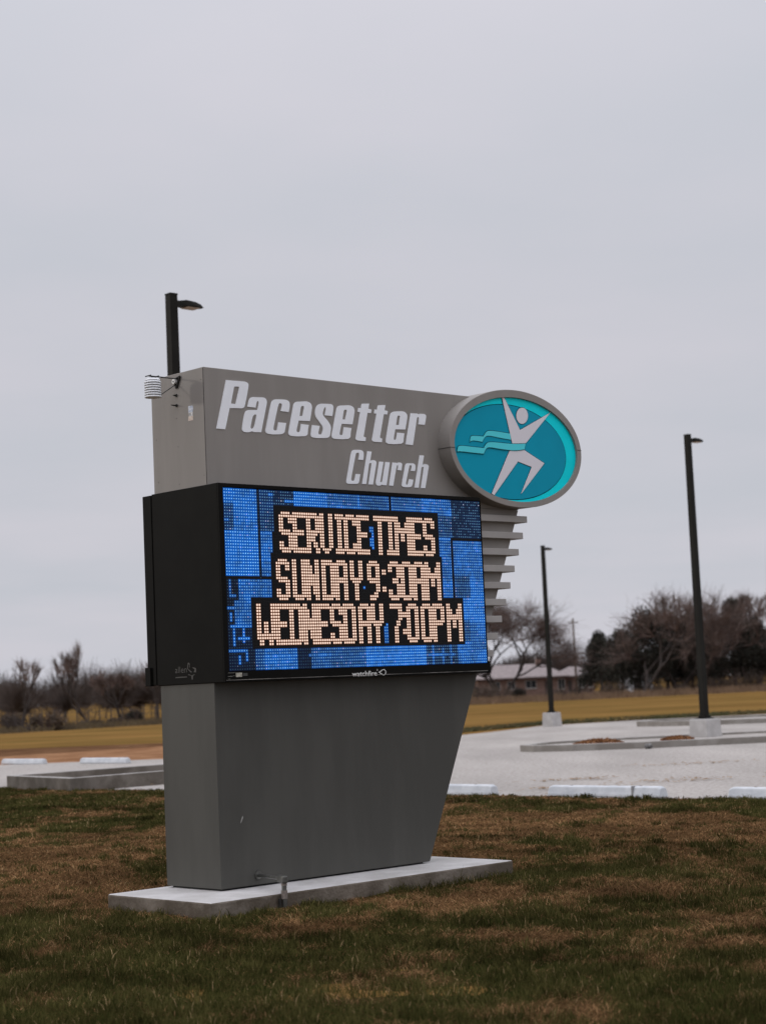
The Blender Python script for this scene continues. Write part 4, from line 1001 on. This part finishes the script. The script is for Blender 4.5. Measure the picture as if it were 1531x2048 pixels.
def win(px0, px1, z0, z1, yy, door=False):
    x0, x1 = at_x(px0, HY), at_x(px1, HY)
    if door: return hw('door', (x0, yy-.06, z0), (x1, yy-.004, z1), M_door)
    f = hw('window', (x0-.06, yy-.05, z0-.06), (x1+.06, yy-.003, z1+.06), M_trim)
    hw('pane', (x0, yy-.075, z0), ((x0+x1)/2-.03, yy-.052, z1), M_glass, f); hw('pane', ((x0+x1)/2+.03, yy-.075, z0), (x1, yy-.052, z1), M_glass, f)
    hw('sill', (x0-.1, yy-.12, z0-.14), (x1+.1, yy-.003, z0-.065), M_trim, f)
win(1052, 1072, 1.25, 2.2, HY); win(1117, 1129, .95, 2.25, HY); win(1016, 1030, 1.2, 2.2, HY); win(985, 1000, 1.2, 2.2, HY); win(1158, 1172, 1.05, 2.2, HY+.9)
win(1090, 1097, 0, 2.1, HY, True); win(1137, 1145, 0, 2.05, HY+.9, True); win(1178, 1186, 1.05, 2.2, HY+.9)
bush((at_x(1150, HY), HY-1.6, hz), 1.2, 1.6, 260, 'upright dark shrub by the door of the brick house', m=M_cedar)
# ---- white shed behind the cedars
sh = empty('white_shed', gz(1275, 262)); tag(sh, 'small white shed glimpsed under the cedars', 'shed')
MB().box((-2.2, 0, -.2), (2.2, 4, 2.3)).build('wall', mat('white_siding', (.62, .62, .62), .7, var=.1, vscale=3), sh)
MB().prism_v([(-2.5, 2.3), (2.5, 2.3), (0, 3.4)], -.25, 4.25).build('roof', M_roof, sh)
MB().box((-.6, -.05, 0), (.6, -.004, 2.0)).build('door', M_door, sh)
# ---- utility pole
UY = 224.0; up_ = empty('utility_pole', gz(1153, UY)); tag(up_, 'weathered wooden utility pole with one crossarm before the house', 'utility pole')
M_wood = mat('weathered_pole_wood', (.12, .088, .065), .9, var=.2, vscale=2)
MB().tube((0, 0, -.3), (-.02, 0, 9.55), .15, .11, 10).build('post', M_wood, up_, smooth=True)
MB().box((-.62, -.06, 8.95), (.62, .06, 9.06)).build('crossarm', M_wood, up_)
for x in (-.52, -.22, .22, .52): MB().tube((x, 0, 9.06), (x, 0, 9.24), .05, .035, 8).build('insulator', M_trim, up_)
up2 = empty('utility_pole', gz(1078, 330)); tag(up2, 'far thin utility pole standing behind the house roof', 'utility pole')
MB().tube((0, 0, -.3), (0, 0, 7.6), .13, .10, 8).build('post', M_wood, up2, smooth=True); MB().box((-.9, -.06, 7.0), (.9, .06, 7.12)).build('crossarm', M_wood, up2)
